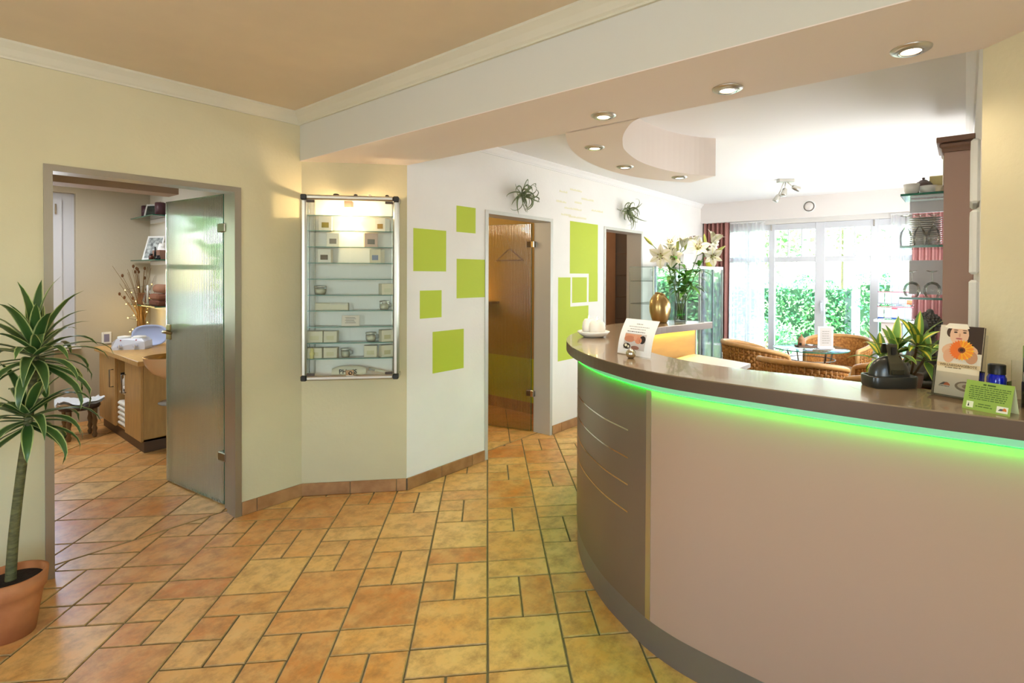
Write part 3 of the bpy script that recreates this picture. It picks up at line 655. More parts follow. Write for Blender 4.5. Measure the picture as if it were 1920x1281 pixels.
def jar(x, z, r, h, label, handle=True):
    t = thing('glass_cup', label, 'cup', bp(x, -.07, z), ang, 'lidded cups in the glass cabinet')
    MB().lathe([(0, .002), (r * .8, .002), (r, h * .3), (r, h * .8)], 20).build('cup_body', GJ, t); MB().lathe([(0, .004), (r * .72, .004), (r * .85, h * .3), (r * .85, h * .62), (0, h * .62)], 18).build('contents', mat('cream_paste', 'e9dfc6', .5), t)
    MB().lathe([(r * 1.02, h * .8), (r * 1.06, h * .86), (r * 1.0, h * .95), (0, h)], 20).build('lid', mat('silver_lid', 'd9d2c4', .25, .6), t)
    if handle: MB().tube([(r, 0, h * .7), (r * 1.5, 0, h * .65), (r * 1.5, 0, h * .4), (r, 0, h * .3)], .004, 6).build('handle', GJ, t)
    return t
jar(.14, SZ[5], .038, .064, 'round lidded glass jar on the fifth shelf at the left', False); jar(.556, SZ[6], .032, .066, 'bright lidded cup on the sixth shelf at the right')
jar(.468, SZ[8], .034, .068, 'lidded cup with hanging tags on the eighth shelf'); jar(.303, SZ[9], .03, .066, 'lidded cup in the middle of the lowest shelf')
t = thing('comb_tray', 'long cream tray with a toothed edge on the sixth shelf', 'tray', bp(.216, -.07, SZ[6]), ang)
MB().box(-.105, .105, -.02, .02, 0, .05, .004).build('tray', PK[1], t); b = MB()
for i in range(14): b.box(-.005 + i * .008, -.001 + i * .008, -.024, -.02, .036, .052)
b.build('teeth', PK[0], t)
t = thing('notice_card', 'cream notice card with printed lines leaning on the seventh shelf', 'card', bp(.334, -.07, SZ[7]), ang, rot=(R(-8), 0, ang))
MB().box(-.058, .058, -.0015, .0015, 0, .072, .001).build('card', mat('card_cream', 'efdcc8', .7), t); b = MB()
for i in range(5): b.box(-.035 + .004 * (i % 2), .035 - .006 * (i % 3), -.002, -.0015, .02 + i * .009, .0225 + i * .009)
b.build('printed_lines', INK, t)
t = thing('product_bag', 'soft cream product bag lettered PH IS on the cabinet floor', 'bag', bp(.335, -.07, z0 + .03), ang)
b = MB(); rows = []
for k in range(9):
    a = PI * k / 8; rows.append([(x, -.03 + .0 + .022 * math.cos(a) * -1 + .0, .005 + (.062 - .02 * abs(x / .11) ** 3) * math.sin(a) * .9) for x in [-.11 + .22 * i / 12 for i in range(13)]])
b.sheet(rows).build('bag', PK[1], t); lettering('PH   IS', .042, BLACKP, t, (-.005, -.0555, .010), align='CENTER', bold=.0006)
t = thing('cream_tube', 'slim cream tube lying across the cabinet floor at the right', 'tube', bp(.515, -.07, z0 + .045), ang, rot=(0, R(14), ang))
MB().tube([(-.065, 0, 0), (-.03, 0, 0), (.04, 0, 0), (.07, 0, 0)], [.012, .013, .012, .004], 12).build('tube', PK[1], t); MB().box(-.06, -.02, -.0145, -.01, -.006, .006).build('label', mat('label_grey', '9a948a', .6), t)
t = thing('candle_figure', 'small yellowish candle figure at the cabinet lower left', 'figurine', bp(.095, -.1, SZ[9]), ang)
for k, (x, z, lb, nm) in enumerate(((.245, 2.041, 'dark mussel shell lying on top of the glass cabinet', 'shell'), (.575, 2.041, 'dark pebble on the right of the cabinet top', 'pebble'), (.46, 2.041, 'pale little shell between two dark ones on the cabinet top', 'shell'), (.37, 2.041, 'flat dark seed pod in the middle of the cabinet top', 'seed_pod'))):
    b = MB(); b.ball((0, 0, .009), .018, 10, 6, (1.3 if k == 0 else .8, .7, .55)); o = b.build(nm, mat('shell_dark', '3f352c', .5) if k != 2 else PK[0], None, bp(x, -.08, z)); tag(o, lb, nm.replace('_', ' ').split()[0] if nm != 'seed_pod' else 'seed pod')
MB().lathe([(0, 0), (.014, 0), (.012, .02), (.018, .03), (.010, .045), (.012, .06), (0, .072)], 14).build('candle', mat('candle_yellow', 'e2d08a', .5), t); MB().tube([(0, 0, .07), (.001, 0, .08)], .0012, 5).build('wick', BLACKP, t)

# ------------------------------------------------------------------ dracaena in the terracotta pot
PX, PY = .33, 3.135
dr = thing('dracaena', 'tall dracaena with striped leaves in a terracotta pot beside the steel door frame', 'plant', (PX, PY, 0))
TC = mat('terracotta', 'c47f4c', .7, var=.25, vs=10, bump=.05, col2='b06c40')
def pot(parent, r0, r1, h, m, th=.01, band=True):
    p = [(0, 0), (r0, 0), (r0 + (r1 - r0) * .55, h * .55)]
    if band: p += [(r0 + (r1 - r0) * .78, h * .72), (r1 * 1.0, h * .74), (r1 * 1.05, h)]
    else: p += [(r1, h)]
    k = p[-1][0]; p += [(k - th, h), (k - th * 1.6, h * .8), (0, h * .8)]
    return MB().lathe(p, 36).build('pot', m, parent)
pot(dr, .078, .114, .25, TC, .012)
MB().lathe([(.106, .222), (.06, .226), (0, .23)], 28).build('soil', mat('dark_soil', '2c2018', .95, var=.4, vs=60, bump=.6, bs=90), dr)
BARK = mat('dracaena_bark', '6f6a3e', .7, var=.4, vs=25, bump=.4, bs=60, stretch=(1, 1, 3), col2='4b4a2c')
LEAF = leafmat('dracaena_leaf', '3f5f2a', 'b9c27c', .36)
stem = spline([(.0, -.0, .2), (.012, 0, .42), (.035, -.005, .68), (.06, -.01, .92), (.078, -.012, 1.17)], 5)
MB().tube(stem, [.0185 - .0055 * i / len(stem) for i in range(len(stem))], 12).build('trunk', BARK, dr)
rr = random.Random(11)
def crown(parent, c, n, L, w, m, spread=(15, 100), rings=1, droop=.9, rnd=rr):
    for i in range(n):
        a = i * 2.39996 + rnd.uniform(-.3, .3); f = (i + .5) / n; el = R(90 - (spread[0] + (spread[1] - spread[0]) * f ** .8) + rnd.uniform(-8, 8)); l = L * rnd.uniform(.75, 1.1); base = Vector(c) + Vector((0, 0, -.12 * f * L * 2))
        pts = []; p = base.copy(); e = el
        for k in range(9):
            pts.append(p.copy()); p = p + Vector((math.cos(a) * math.cos(e), math.sin(a) * math.cos(e), math.sin(e))) * (l / 8); e -= droop * (k / 8) ** 1.2 * .42 * rnd.uniform(.7, 1.3) * max(.35, math.cos(el))
        ws = [w * q for q in (.45, .75, .95, 1, .97, .85, .65, .38, .03)]
        MB().leaf(pts, ws, (0, 0, 1), .25).build('leaf', m, parent)
crown(dr, (.078, -.012, 1.20), 46, .30, .021, LEAF, (4, 118), droop=1.5)
crown(dr, (.055, -.01, .93), 34, .28, .020, LEAF, (20, 125), droop=1.5)

# ------------------------------------------------------------------ treatment room
cabx = 1.34
t = thing('base_cabinet', 'beech cabinet with open middle bay and bar handles in the treatment room', 'cabinet', (0, 0, 0))
b = MB().box(cabx + .02, 1.84, 5.40, 5.418, .10, .745); b.box(cabx + .02, 1.84, 6.72, 6.738, .10, .745); b.box(cabx + .02, 1.84, 5.86, 5.878, .10, .745); b.box(cabx + .02, 1.84, 6.17, 6.188, .10, .745); b.box(1.82, 1.84, 5.4, 6.73, .1, .745); b.box(cabx + .02, 1.84, 5.4, 6.738, .10, .118)
b.build('carcass', WOODB, t)
MB().box(1.37, 1.83, 5.43, 6.73, 0, .10).build('plinth', mat('plinth_brown', '5f4630', .5), t)
MB().box(cabx + .03, 1.82, 5.878, 6.17, .41, .425).build('middle_shelf', mat('shelf_cream', 'd8c49a', .5), t)
for ya, yb, hy in ((5.40, 5.866, 5.83), (6.18, 6.738, 6.23)):
    d = MB().box(cabx, cabx + .019, ya, yb, .10, .745, .002).build('door', WOODB, t)
    MB().tube([(cabx, hy, .46), (cabx - .03, hy, .46), (cabx - .03, hy, .62), (cabx, hy, .62)], .006, 8).build('handle', STEELD, d)
tag(MB().box(1.305, 1.84, 5.33, 6.76, .748, .79, .003).build('worktop', WOODB), 'beech worktop on the treatment room cabinet', 'worktop')
for k in range(5):
    o = MB().box(1.352, 1.62, 5.90, 6.16, .12 + .045 * k, .16 + .045 * k, .014).build('folded_towel', mat('towel_white', 'e9e4da', .9, bump=.3, bs=200)); tag(o, 'folded white towel, %s of the stack in the cabinet bay' % ('lowest', 'second', 'third', 'fourth', 'topmost')[k], 'towel', 'folded towels in the cabinet bay')
t = thing('spray_bottle', 'white spray bottle on the middle shelf of the beech cabinet', 'bottle', (1.40, 6.10, .425)); MB().lathe([(0, 0), (.03, 0), (.03, .1), (.012, .125), (.012, .15)], 16).build('body', WHITE, t); MB().box(-.035, .015, -.01, .01, .15, .175, .003).build('spray_head', BLACKP, t)
t = thing('tissue_pack', 'small white pack in front on the middle shelf of the beech cabinet', 'box', (1.395, 5.99, .425)); MB().box(-.03, .03, -.05, .05, 0, .06, .006).build('pack', WHITE, t); MB().box(-.0305, -.03, -.03, .03, .015, .04).build('printed_label', BLACKP, t)
# wax warmer, mirror, twigs
hw = thing('wax_warmer', 'white double wax warmer with two lids and two dials on the worktop', 'appliance', (1.50, 6.30, .79), R(-35))
b = MB(); prof = [(-.13, 0), (.13, 0), (.135, .02), (.13, .075), (.10, .105), (-.10, .105), (-.13, .075), (-.135, .02)]
b.add([(x, -.085 - (0 if z < .08 else -.02), z) for x, z in prof] + [(x, .085, z) for x, z in prof], [tuple(range(8))[::1], tuple(range(8, 16))[::-1]] + [(i, i + 8, (i + 1) % 8 + 8, (i + 1) % 8) for i in range(8)], False).build('housing', mat('appliance_white', 'dfe3f2', .35), hw)
for x in (-.065, .06):
    MB().lathe([(.05, .103), (.055, .112), (.05, .122), (.0, .128)], 24).build('lid', WHITE, hw, (x, 0, 0))
    d = MB().lathe([(0, .0), (.020, .0), (.018, .016), (0, .018)], 18).build('dial', mat('dial_grey', 'c8cce0', .4), hw, (x, -.086, .035)); d.rotation_euler = (PI / 2, 0, 0)
    MB().box(-.003, .003, -.018, .018, .017, .024, .001).build('pointer', WHITE, d); MB().ball((x, -.075, .09), .006, 8, 6).build('indicator', mat('red_indicator', 'b23a48', .3), hw)
t = thing('oval_tray', 'pale blue oval tray standing behind the wax warmer', 'tray', (1.66, 6.40, .79), rot=(R(-12), 0, R(-38)))
b = MB(); rows = []
for r_, y in ((0, 0), (.8, 0), (.86, -.012), (1, -.022), (1.02, -.015), (.86, .008), (0, .01)): rows.append([(.155 * r_ * math.copysign(abs(math.cos(a)) ** .75, math.cos(a)), y, .105 + .105 * r_ * math.copysign(abs(math.sin(a)) ** .75, math.sin(a))) for a in [2 * PI * i / 36 for i in range(36)]])
b.sheet(rows, True, True).build('tray_shell', mat('tray_blue', 'b3bddf', .4), t)
t = thing('wall_socket', 'white wall socket low on the back wall beside the wax warmer', 'socket', (1.46, 7.05, .82)); MB().box(-.04, .04, -.012, 0, -.04, .08, .003).build('plate', WHITE, t); MB().box(-.022, .022, -.014, -.012, -.02, .06).build('insert', mat('socket_grey', '8d8aa6', .4), t)
tw = thing('dried_teasels', 'bundle of dried teasels and twigs standing in the corner behind the tray', 'dried flowers', (1.70, 6.80, .79)); TWG = mat('dry_twig', '7a5a30', .8)
lg = thing('fairy_lights', 'string of warm fairy lights wound through the dried teasels', 'string lights', (1.70, 6.80, .79)); FL = emit('fairy_glow', 'ffc860', 9); wire = []
r3 = random.Random(5)
for i in range(46):
    a = r3.uniform(0, 2 * PI); l = r3.uniform(.42, .80); sp_ = r3.uniform(.03, .26); c0 = Vector((.05 * math.cos(a), .05 * math.sin(a), 0)); e = Vector((sp_ * math.cos(a) * .8 - .06, sp_ * math.sin(a) * .6, l)); 
    if e.x > .1: e.x = .1
    mid = c0 * .2 + e * .5; mid.x *= .4; mid.y *= .4
    P = spline([tuple(c0), tuple(mid), tuple(e)], 5); MB().tube(P, [.0042 * (1 - .75 * k / len(P)) for k in range(len(P))], 5).build('twig', TWG, tw)
    if i % 4 == 0: b = MB(); b.ball(tuple(e), .014, 8, 6, (.8, .8, 1.3)); b.build('teasel_head', mat('teasel', '6a4526', .9), tw)
for i in range(20):
    a = i * 1.3; z = .06 + .029 * i; r_ = .07 + .05 * (i / 20); p = (r_ * math.cos(a) - .03, r_ * math.sin(a) * .7, z); wire.append(p)
    b = MB(); b.ball(p, .005, 8, 6); b.build('bulb', FL, lg)
MB().tube(spline(wire, 3), .0012, 4).build('wire', mat('wire_dark', '3a3020', .6), lg)
lamp('fairy_light_glow', 'POINT', (1.62, 6.72, 1.10), 1.6, (1, .72, .25), shadow_soft_size=.12)
# glass wall shelves with what stands on them
SG = glass('shelf_glass', (.84, .93, .90), .5)
for z, ya, lb in ((2.10, 6.28, 'highest glass wall shelf in the treatment room corner'), (1.655, 6.2, 'middle glass wall shelf in the treatment room corner'), (1.19, 6.22, 'lowest glass wall shelf above the worktop in the treatment room')):
    t = thing('glass_shelf', lb, 'shelf', (0, 0, 0), 0, 'treatment room wall shelves'); MB().box(1.66, 1.84, ya, 7.02, z - .01, z, .001).build('shelf_plate', SG, t)
    b = MB().box(1.658, 1.66, ya, 7.02, z - .01, z); b.box(1.66, 1.84, ya - .0015, ya, z - .01, z); b.build('glass_edge', GEDGE, t); MB().box(1.80, 1.84, ya + .1, 6.9, z - .05, z - .01, .004).build('bracket_rail', WHITE, t)
def frame_pic(loc, rz, wd_, ht, label, fm, art, tilt=-14):
    t = thing('picture_frame', label, 'picture frame', loc, rot=(R(tilt), 0, rz)); b = MB(); f = .018
    b.box(-wd_ / 2, wd_ / 2, -.006, .006, 0, f, .002); b.box(-wd_ / 2, wd_ / 2, -.006, .006, ht - f, ht, .002); b.box(-wd_ / 2, -wd_ / 2 + f, -.006, .006, f, ht - f, .002); b.box(wd_ / 2 - f, wd_ / 2, -.006, .006, f, ht - f, .002); b.build('frame', fm, t)
    MB().box(-wd_ / 2 + f, wd_ / 2 - f, -.001, .004, f, ht - f).build('picture', mat('photo_' + art, art, .5, var=.8, vs=25), t); return t
frame_pic((1.74, 6.62, 2.10), R(-65), .2, .14, 'small framed dark photograph on the highest glass shelf', mat('frame_grey_white', 'c9c9c2', .4), '2f3d36')
frame_pic((1.73, 6.62, 1.655), R(-65), .22, .26, 'white picture frame on the middle glass shelf', WHITE, 'c9d0cf', -16)
for y, lb in ((6.86, 'dark burgundy pillar candle at the back of the highest glass shelf'), (6.42, 'dark burgundy pillar candle at the front of the highest glass shelf')):
    t = thing('pillar_candle', lb, 'candle', (1.76, y, 2.10)); MB().lathe([(0, 0), (.045, 0), (.045, .13), (.038, .135), (0, .128)], 20).build('wax', mat('burgundy_wax', '4a2830', .4), t); MB().tube([(0, 0, .126), (.002, 0, .145)], .002, 5).build('wick', BLACKP, t)
t = thing('tissue_box', 'brown tissue box with a white tissue pulled up on the middle glass shelf', 'tissue box', (1.77, 6.40, 1.655)); MB().box(-.055, .055, -.11, .11, 0, .095, .004).build('box', mat('tissue_brown', '8f6a58', .6), t); b = MB(); rows = []
for k in range(6): rows.append([(.035 * math.cos(a) * (1 - .1 * k) + .012 * math.sin(3 * a + k), .06 * math.sin(a) * (1 - .12 * k) + .01 * math.cos(2 * a + k), .09 + .016 * k + .008 * math.sin(4 * a)) for a in [2 * PI * i / 16 for i in range(16)]])
b.sheet(rows, True, True).build('tissue', PAPER, t)
for y, h, r_, cc, lb in ((6.45, .06, .02, '5a2d1c', 'small brown bottle with dark cap on the middle glass shelf'), (6.32, .125, .009, '18181c', 'thin black mascara stick upright on the middle glass shelf'), (6.24, .04, .022, '241f22', 'little black jar at the front of the middle glass shelf')):
    t = thing('cosmetic_bottle', lb, 'bottle', (1.69, y, 1.655)); MB().lathe([(0, 0), (r_, 0), (r_, h * .62), (r_ * .6, h * .68), (r_ * .6, h * .72)], 14).build('body', mat('cosm_' + cc, cc, .25), t); MB().lathe([(r_ * .75, h * .7), (r_ * .75, h), (0, h)], 14).build('cap', BLACKP, t)
for k, (cc, lb) in enumerate((('6b4030', 'lower dark brown folded towel on the lowest glass shelf'), ('8a5a45', 'upper brown folded towel on the lowest glass shelf'), ('a87a62', 'rolled light brown towel on top of the towels on the lowest glass shelf'))):
    if k < 2: o = MB().box(1.68, 1.83, 6.24, 6.50, 1.19 + k * .062, 1.25 + k * .062, .018).build('folded_towel', mat('tw_' + cc, cc, .95, bump=.3, bs=200))
    else: o = MB().tube([(1.755, 6.25, 1.362), (1.755, 6.49, 1.362)], .045, 16).build('rolled_towel', mat('tw_' + cc, cc, .95, bump=.3, bs=200))
    tag(o, lb, 'towel', 'brown towels on the lowest shelf')
t = thing('wicker_cup', 'brown wicker cup on the far part of the lowest glass shelf', 'cup', (1.72, 6.80, 1.19)); b = MB()
for k in range(8): b.lathe([(.05 + .001 * (k % 2), .014 * k), (.054, .014 * k + .007), (.05, .014 * k + .014)], 18)
b.build('woven_wall', mat('brown_wicker', '7a5038', .8), t); MB().lathe([(0, .002), (.05, .002)], 18).build('cup_base', WOODD, t); MB().lathe([(.051, .112), (.055, .117), (.05, .122)], 18).build('rim', mat('brown_wicker2', '8f6044', .7), t)
t = thing('glass_carafe', 'clear glass carafe with a white candle on the lowest glass shelf', 'carafe', (1.70, 6.60, 1.19)); MB().lathe([(0, .004), (.035, .004), (.045, .05), (.03, .1), (.022, .13), (.028, .15)], 20).build('carafe_body', GJ, t); MB().lathe([(0, .006), (.010, .006), (.010, .2), (0, .21)], 12).build('candle', WHITE, t)
# wash bowl on its wall bracket
t = thing('wash_bowl', 'peach ceramic wash bowl with a golden inside beside the treatment room cabinet', 'washbasin', (1.46, 5.10, .665))
b = MB().lathe([(0, 0), (.05, .0), (.12, .05), (.165, .12), (.175, .165), (.178, .178)], 32); b.build('bowl', mat('peach_ceramic', 'e0b489', .25, coat=.3), t)
MB().lathe([(.178, .178), (.170, .181), (.155, .13), (.10, .06), (0, .03)], 32).build('golden_lining', mat('gold_glaze', 'b07c34', .2, .6), t)
MB().tube([(0, 0, .0), (0, 0, -.25), (.02, 0, -.28), (.25, 0, -.28)], .016, 10).build('drain_pipe', CHROME, t)
tag(MB().box(1.50, 1.84, 4.95, 5.25, .61, .664, .01).build('bowl_bracket', WHITE), 'white wall bracket under the wash bowl', 'bracket')
t = thing('corner_shelf', 'small frosted glass shelf below the wash bowl', 'shelf', (1.52, 5.12, .45)); MB().lathe([(0, 0), (.13, 0), (.135, .006), (.13, .012), (0, .012)], 24).build('shelf_plate', glass('frosted_shelf', (.9, .95, .92), .4, .1, frost=.5), t); MB().box(.10, .32, -.02, .02, -.012, .004, .002).build('bracket', CHROME, t)
# stool with a towel
st = thing('stool', 'dark round stool with turned legs behind the dracaena in the treatment room', 'stool', (1.13, 6.40, 0)); DK = mat('stool_dark', '3d2f28', .5)
MB().lathe([(0, .27), (.14, .27), (.15, .285), (.145, .31), (0, .315)], 28).build('seat', DK, st)
for sx_ in (-1, 1):
    for sy_ in (-1, 1):
        b = MB(); b.lathe([(0, 0), (.012, 0), (.02, .03), (.012, .05), (.02, .08), (.013, .11), (.021, .15), (.013, .19), (.02, .23), (.02, .27), (0, .27)], 10, (sx_ * .09, sy_ * .09, 0)); b.build('leg', mat('turned_wood', '7d6548', .5), st)
b = MB(); rows = []
for j in range(7): rows.append([(-.16 + .32 * i / 10, -.12 + .24 * j / 6, .325 + .012 * math.sin(i * 1.3 + j) + .02 * math.cos(i * .6 + j * .9) - .05 * max(0, abs(-.16 + .32 * i / 10) - .13) * 20 * .05) for i in range(11)])
b.sheet(rows); rows = [[(p[0], p[1], p[2] + .022) for p in r] for r in rows]; b.sheet(rows); tag(b.build('towel', mat('towel_bluewhite', 'dfe3e6', .9), None, (1.13, 6.40, 0)), 'crumpled white towel lying on the dark stool', 'towel')
# ------------------------------------------------------------------ air plants on the far wall
AIR = leafmat('air_plant_leaf', '7d8a5c', 'a3ab86', .2, rough=.6); AIR2 = mat('air_plant_grey', '7c8560', .6)
def air_plant(x, z, seed, label, n=18, L=.2):
    r = random.Random(seed); t = thing('air_plant', label, 'plant', (x, YC, z), 0, 'air plants on white wall magnets')
    b = MB().lathe([(0, 0), (.034, 0), (.036, .01), (.03, .05), (0, .055)], 20); b.x = Matrix(); o = b.build('wall_holder', WHITE, t); o.rotation_euler = (PI / 2, 0, 0)
    for i in range(n):
        a = i * 2.4 + r.uniform(-.4, .4); el = r.uniform(-.1, .9); l = L * r.uniform(.6, 1.1); p = Vector((0, -.06, 0)); d = Vector((math.cos(a) * math.cos(el), -abs(math.sin(el)) - .15, math.sin(a) * math.cos(el))).normalized()
        ax = d.cross(Vector((r.uniform(-1, 1), r.uniform(-.4, .4), r.uniform(-1, 1)))).normalized(); cu = r.uniform(.15, .55); pts = []
        for k in range(11):
            pts.append(tuple(p)); p = p + d * (l / 10); q = Matrix.Rotation(cu * (.4 + k / 9), 3, ax); d = (q @ d + Vector((0, 0, -.12))).normalized()
            if p.y > -.02: p.y = -.02
        MB().tube(pts, [.009, .0105, .0105, .010, .009, .008, .007, .006, .0045, .003, .0012], 6, flat=.4).build('leaf', AIR2, t)
air_plant(3.43, 2.215, 1, 'curly air plant on a white wall magnet above the amber glass door', 30, .25); air_plant(5.24, 2.245, 4, 'spiky grey air plant on a wall magnet above the far doorway', 30, .25)
for x, lb in ((5.96, 'white light switch on the far wall right of the last doorway'), (6.2, 'white light switch beside the glass showcase')):
    t = thing('light_switch', lb, 'switch', (x, YC, 1.54)); MB().box(-.04, .04, -.01, 0, -.06, .06, .002).build('plate', WHITE, t); MB().box(-.028, .028, -.014, -.009, -.03, .03, .002).build('rocker', mat('switch_rocker', 'd8d4cc', .4), t)

# ------------------------------------------------------------------ on the counter (top at 1.15)
CT = 1.15
t = thing('plate', 'white saucer under the twin candle at the rounded end of the counter', 'plate', (2.64, 1.745, CT))
MB().lathe([(0, .004), (.045, 0), (.06, .002), (.085, .018), (.098, .034), (.094, .036), (.08, .022), (.055, .01), (0, .008)], 40).build('dish', WHITEC, t)
r4 = random.Random(2)
for i, (dx, dy, lb) in enumerate(((-.035, .045, 'largest dark dried petal at the left rim of the candle saucer'), (-.05, .025, 'small dark dried petal in front on the candle saucer'), (-.045, .06, 'curled brown dried petal at the back of the candle saucer'))):
    b = MB(); b.ball((0, 0, .006), .012, 8, 6, (1.2, .7, .4)); tag(b.build('dried_petal', mat('dried_petal', '4a3018', .7), None, (2.64 + dx, 1.745 + dy, CT + .012 + .004 * i)), lb, 'petal', 'dried petals on the candle saucer')
WAX = mat('white_wax', 'f4efe6', .4, spec=.4)
t = thing('candle', 'white twin candle of two rounded lobes with lit wicks on the saucer', 'candle', (2.64, 1.745, CT + .01), R(-45))
b = MB()
for (x, y, rr_, hh) in ((-.022, .035, .040, .095), (.018, -.018, .050, .09)):
    b.lathe([(0, 0), (rr_ * .72, 0), (rr_ * .97, hh * .3), (rr_, hh * .5), (rr_ * .92, hh * .78), (rr_ * .7, hh * .96), (rr_ * .62, hh), (rr_ * .5, hh * .96), (0, hh * .9)], 28, (x, y, 0))
b.build('wax', WAX, t)
for (x, y, hh) in ((-.022, .035, .095), (.018, -.018, .09)):
    w_ = MB().tube([(x, y, hh * .9), (x, y, hh + .004)], .0015, 5).build('wick', BLACKP, t); MB().lathe([(0, hh), (.004, hh + .006), (.003, hh + .014), (0, hh + .024)], 10, (x, y, 0)).build('flame', emit('flame', 'ffd890', 14), t)
t = thing('ball_holder', 'small silver ball clip holding the printed card on the counter', 'card holder', (2.065, 1.165, CT)); b = MB(); b.ball((0, 0, .021), .0225, 24, 14); b.build('ball', mat('satin_silver', 'c8c2b0', .22, 1), t); MB().lathe([(0, .0), (.012, 0), (.013, .004)], 16).build('foot', STEELD, t)
def planar(label, name, cat, BL, BR, TL, bend=0, th=.0008, m=PAPER):
    BL, BR, TL = Vector(BL), Vector(BR), Vector(TL); ex = BR - BL; ez = TL - BL; w_ = ex.length; ex.normalize(); h = ez.length; ez = (ez - ex * ez.dot(ex)); ez.normalize(); ey = ez.cross(ex)
    t = thing(name, label, cat, BL); t.rotation_mode = 'QUATERNION'; t.rotation_quaternion = Matrix(((ex.x, ey.x, ez.x), (ex.y, ey.y, ez.y), (ex.z, ey.z, ez.z))).to_quaternion()
    return t, w_, h
def dec(t, name, m, pts, k=1, y0=0):
    """flat print on a sheet: polygon in the sheet's own x, z"""
    b = MB(); b.poly([(x, y0 - .0003 * k, z) for x, z in pts]); return b.build(name, m, t)
def ell(cx, cz, rx, rz, n=18, a0=0, a1=360): return [(cx + rx * math.cos(R(a0 + (a1 - a0) * i / n)), cz + rz * math.sin(R(a0 + (a1 - a0) * i / n))) for i in range(n + (0 if a1 - a0 >= 360 else 1))]
def lines(t, name, m, rows, k=1, y0=0):
    b = MB(); r = random.Random(len(rows))
    for x0, x1, z, h in rows:
        x = x0
        while x < x1 - h:
            l = min(r.uniform(1.2, 5) * h, x1 - x); b.poly([(x, y0 - .0003 * k, z), (x + l, y0 - .0003 * k, z), (x + l, y0 - .0003 * k, z + h), (x, y0 - .0003 * k, z + h)]); x += l + h * .6
    return b.build(name, m, t)
P_ = lambda h: mat('print_' + h, h, .75)
t, w_, h_ = planar('white printed card with a massage photo leaning behind the silver ball', 'printed_card', 'card', (2.147, 1.294, 1.158), (2.085, 1.088, 1.158), (2.205, 1.287, 1.318))
b = MB(); b.sheet([[(w_ * i / 10, .012 * math.sin(PI * j / 8) * -1 + .012, h_ * j / 8) for i in range(11)] for j in range(9)]); b.sheet([[(w_ * i / 10, .0131 - .012 * math.sin(PI * j / 8), h_ * j / 8) for i in range(11)] for j in range(9)]); b.build('sheet', PAPER, t)
cy = lambda z: .012 - .012 * math.sin(PI * min(1, max(0, z / h_)))
def cdec(name, m, pts, k):
    b = MB(); b.poly([(x * w_, cy(z * h_) - .0010 * k, z * h_) for x, z in pts]); b.build(name, m, t)
for name, x0, x1, z, hh in (('title_line', .40, .58, .85, .018), ('text_line', .2, .8, .77, .012), ('text_line', .26, .72, .70, .012), ('text_line', .2, .74, .62, .02)):
    b = MB(); r = random.Random(int(z * 100)); x = x0
    while x < x1: l = r.uniform(.02, .07); b.poly([(q * w_, cy(s * h_) - .0012, s * h_) for q, s in ((x, z), (min(x + l, x1), z), (min(x + l, x1), z + hh), (x, z + hh))]); x += l + .014
    b.build(name, INK, t)
g = MB(); n_ = 8
def strip_pic(m, x0, x1, z0, z1, k):
    b = MB(); b.sheet([[(x0 * w_, cy(z * h_) - .0009 * k, z * h_), (x1 * w_, cy(z * h_) - .0009 * k, z * h_)] for z in [z0 + (z1 - z0) * i / 6 for i in range(7)]], False); b.build('photo_area', m, t)
strip_pic(P_('cfc6c0'), .17, .80, .14, .58, 1); strip_pic(P_('d89a78'), .17, .66, .38, .56, 1.5)
cdec('photo_back', P_('c98465'), ell(.33, .42, .16, .09), 2); cdec('photo_face', P_('d9906f'), ell(.60, .40, .10, .09), 2.2); cdec('photo_hair', P_('2c2220'), ell(.71, .43, .09, .11), 2); cdec('photo_hand', P_('dba182'), ell(.50, .47, .05, .08), 2.4)
cdec('photo_flowers', P_('3a3020'), ell(.28, .22, .11, .08), 2); cdec('photo_blossom', P_('efe8cc'), ell(.25, .24, .04, .04), 2.4); cdec('photo_blossom', P_('efe8cc'), ell(.33, .21, .03, .035), 2.4); cdec('photo_shell', P_('9a6a5a'), ell(.53, .2, .12, .05), 2)
# golden body vase
t = thing('golden_vase', 'golden pot-bellied vase with a curved crease on the counter', 'vase', (3.78, 1.875, CT), R(200))
b = MB(); rows = []; GP = [(0, .0), (.054, 0), (.061, .008), (.074, .045), (.081, .085), (.081, .125), (.075, .160), (.062, .190), (.046, .211), (.034, .222), (.030, .215), (.026, .18), (0, .17)]
for r_, z in GP:
    row = []
    for i in range(40):
        a = 2 * PI * i / 40; tw_ = a + z * 7; k = 1 + .07 * math.cos(2 * tw_) - .10 * math.exp(-((math.sin(tw_ / 2 - .9)) / .10) ** 2) * min(1, z * 12); row.append((r_ * k * math.cos(a) + .012 * z / .2, r_ * k * math.sin(a), z + (.012 * math.cos(a + .6) if z > .15 else 0)))
    rows.append(row)
b.sheet(rows, True, True).build('vase_body', mat('satin_gold', 'b39562', .28, .9), t)
b = MB(); b.tube([(.035 * math.cos(a) + .012, .035 * math.sin(a), .222 + .012 * math.cos(a + .6)) for a in [2 * PI * i / 24 for i in range(25)]], .007, 8, False); b.build('rolled_rim', mat('satin_gold', 'b39562', .28, .9), t)
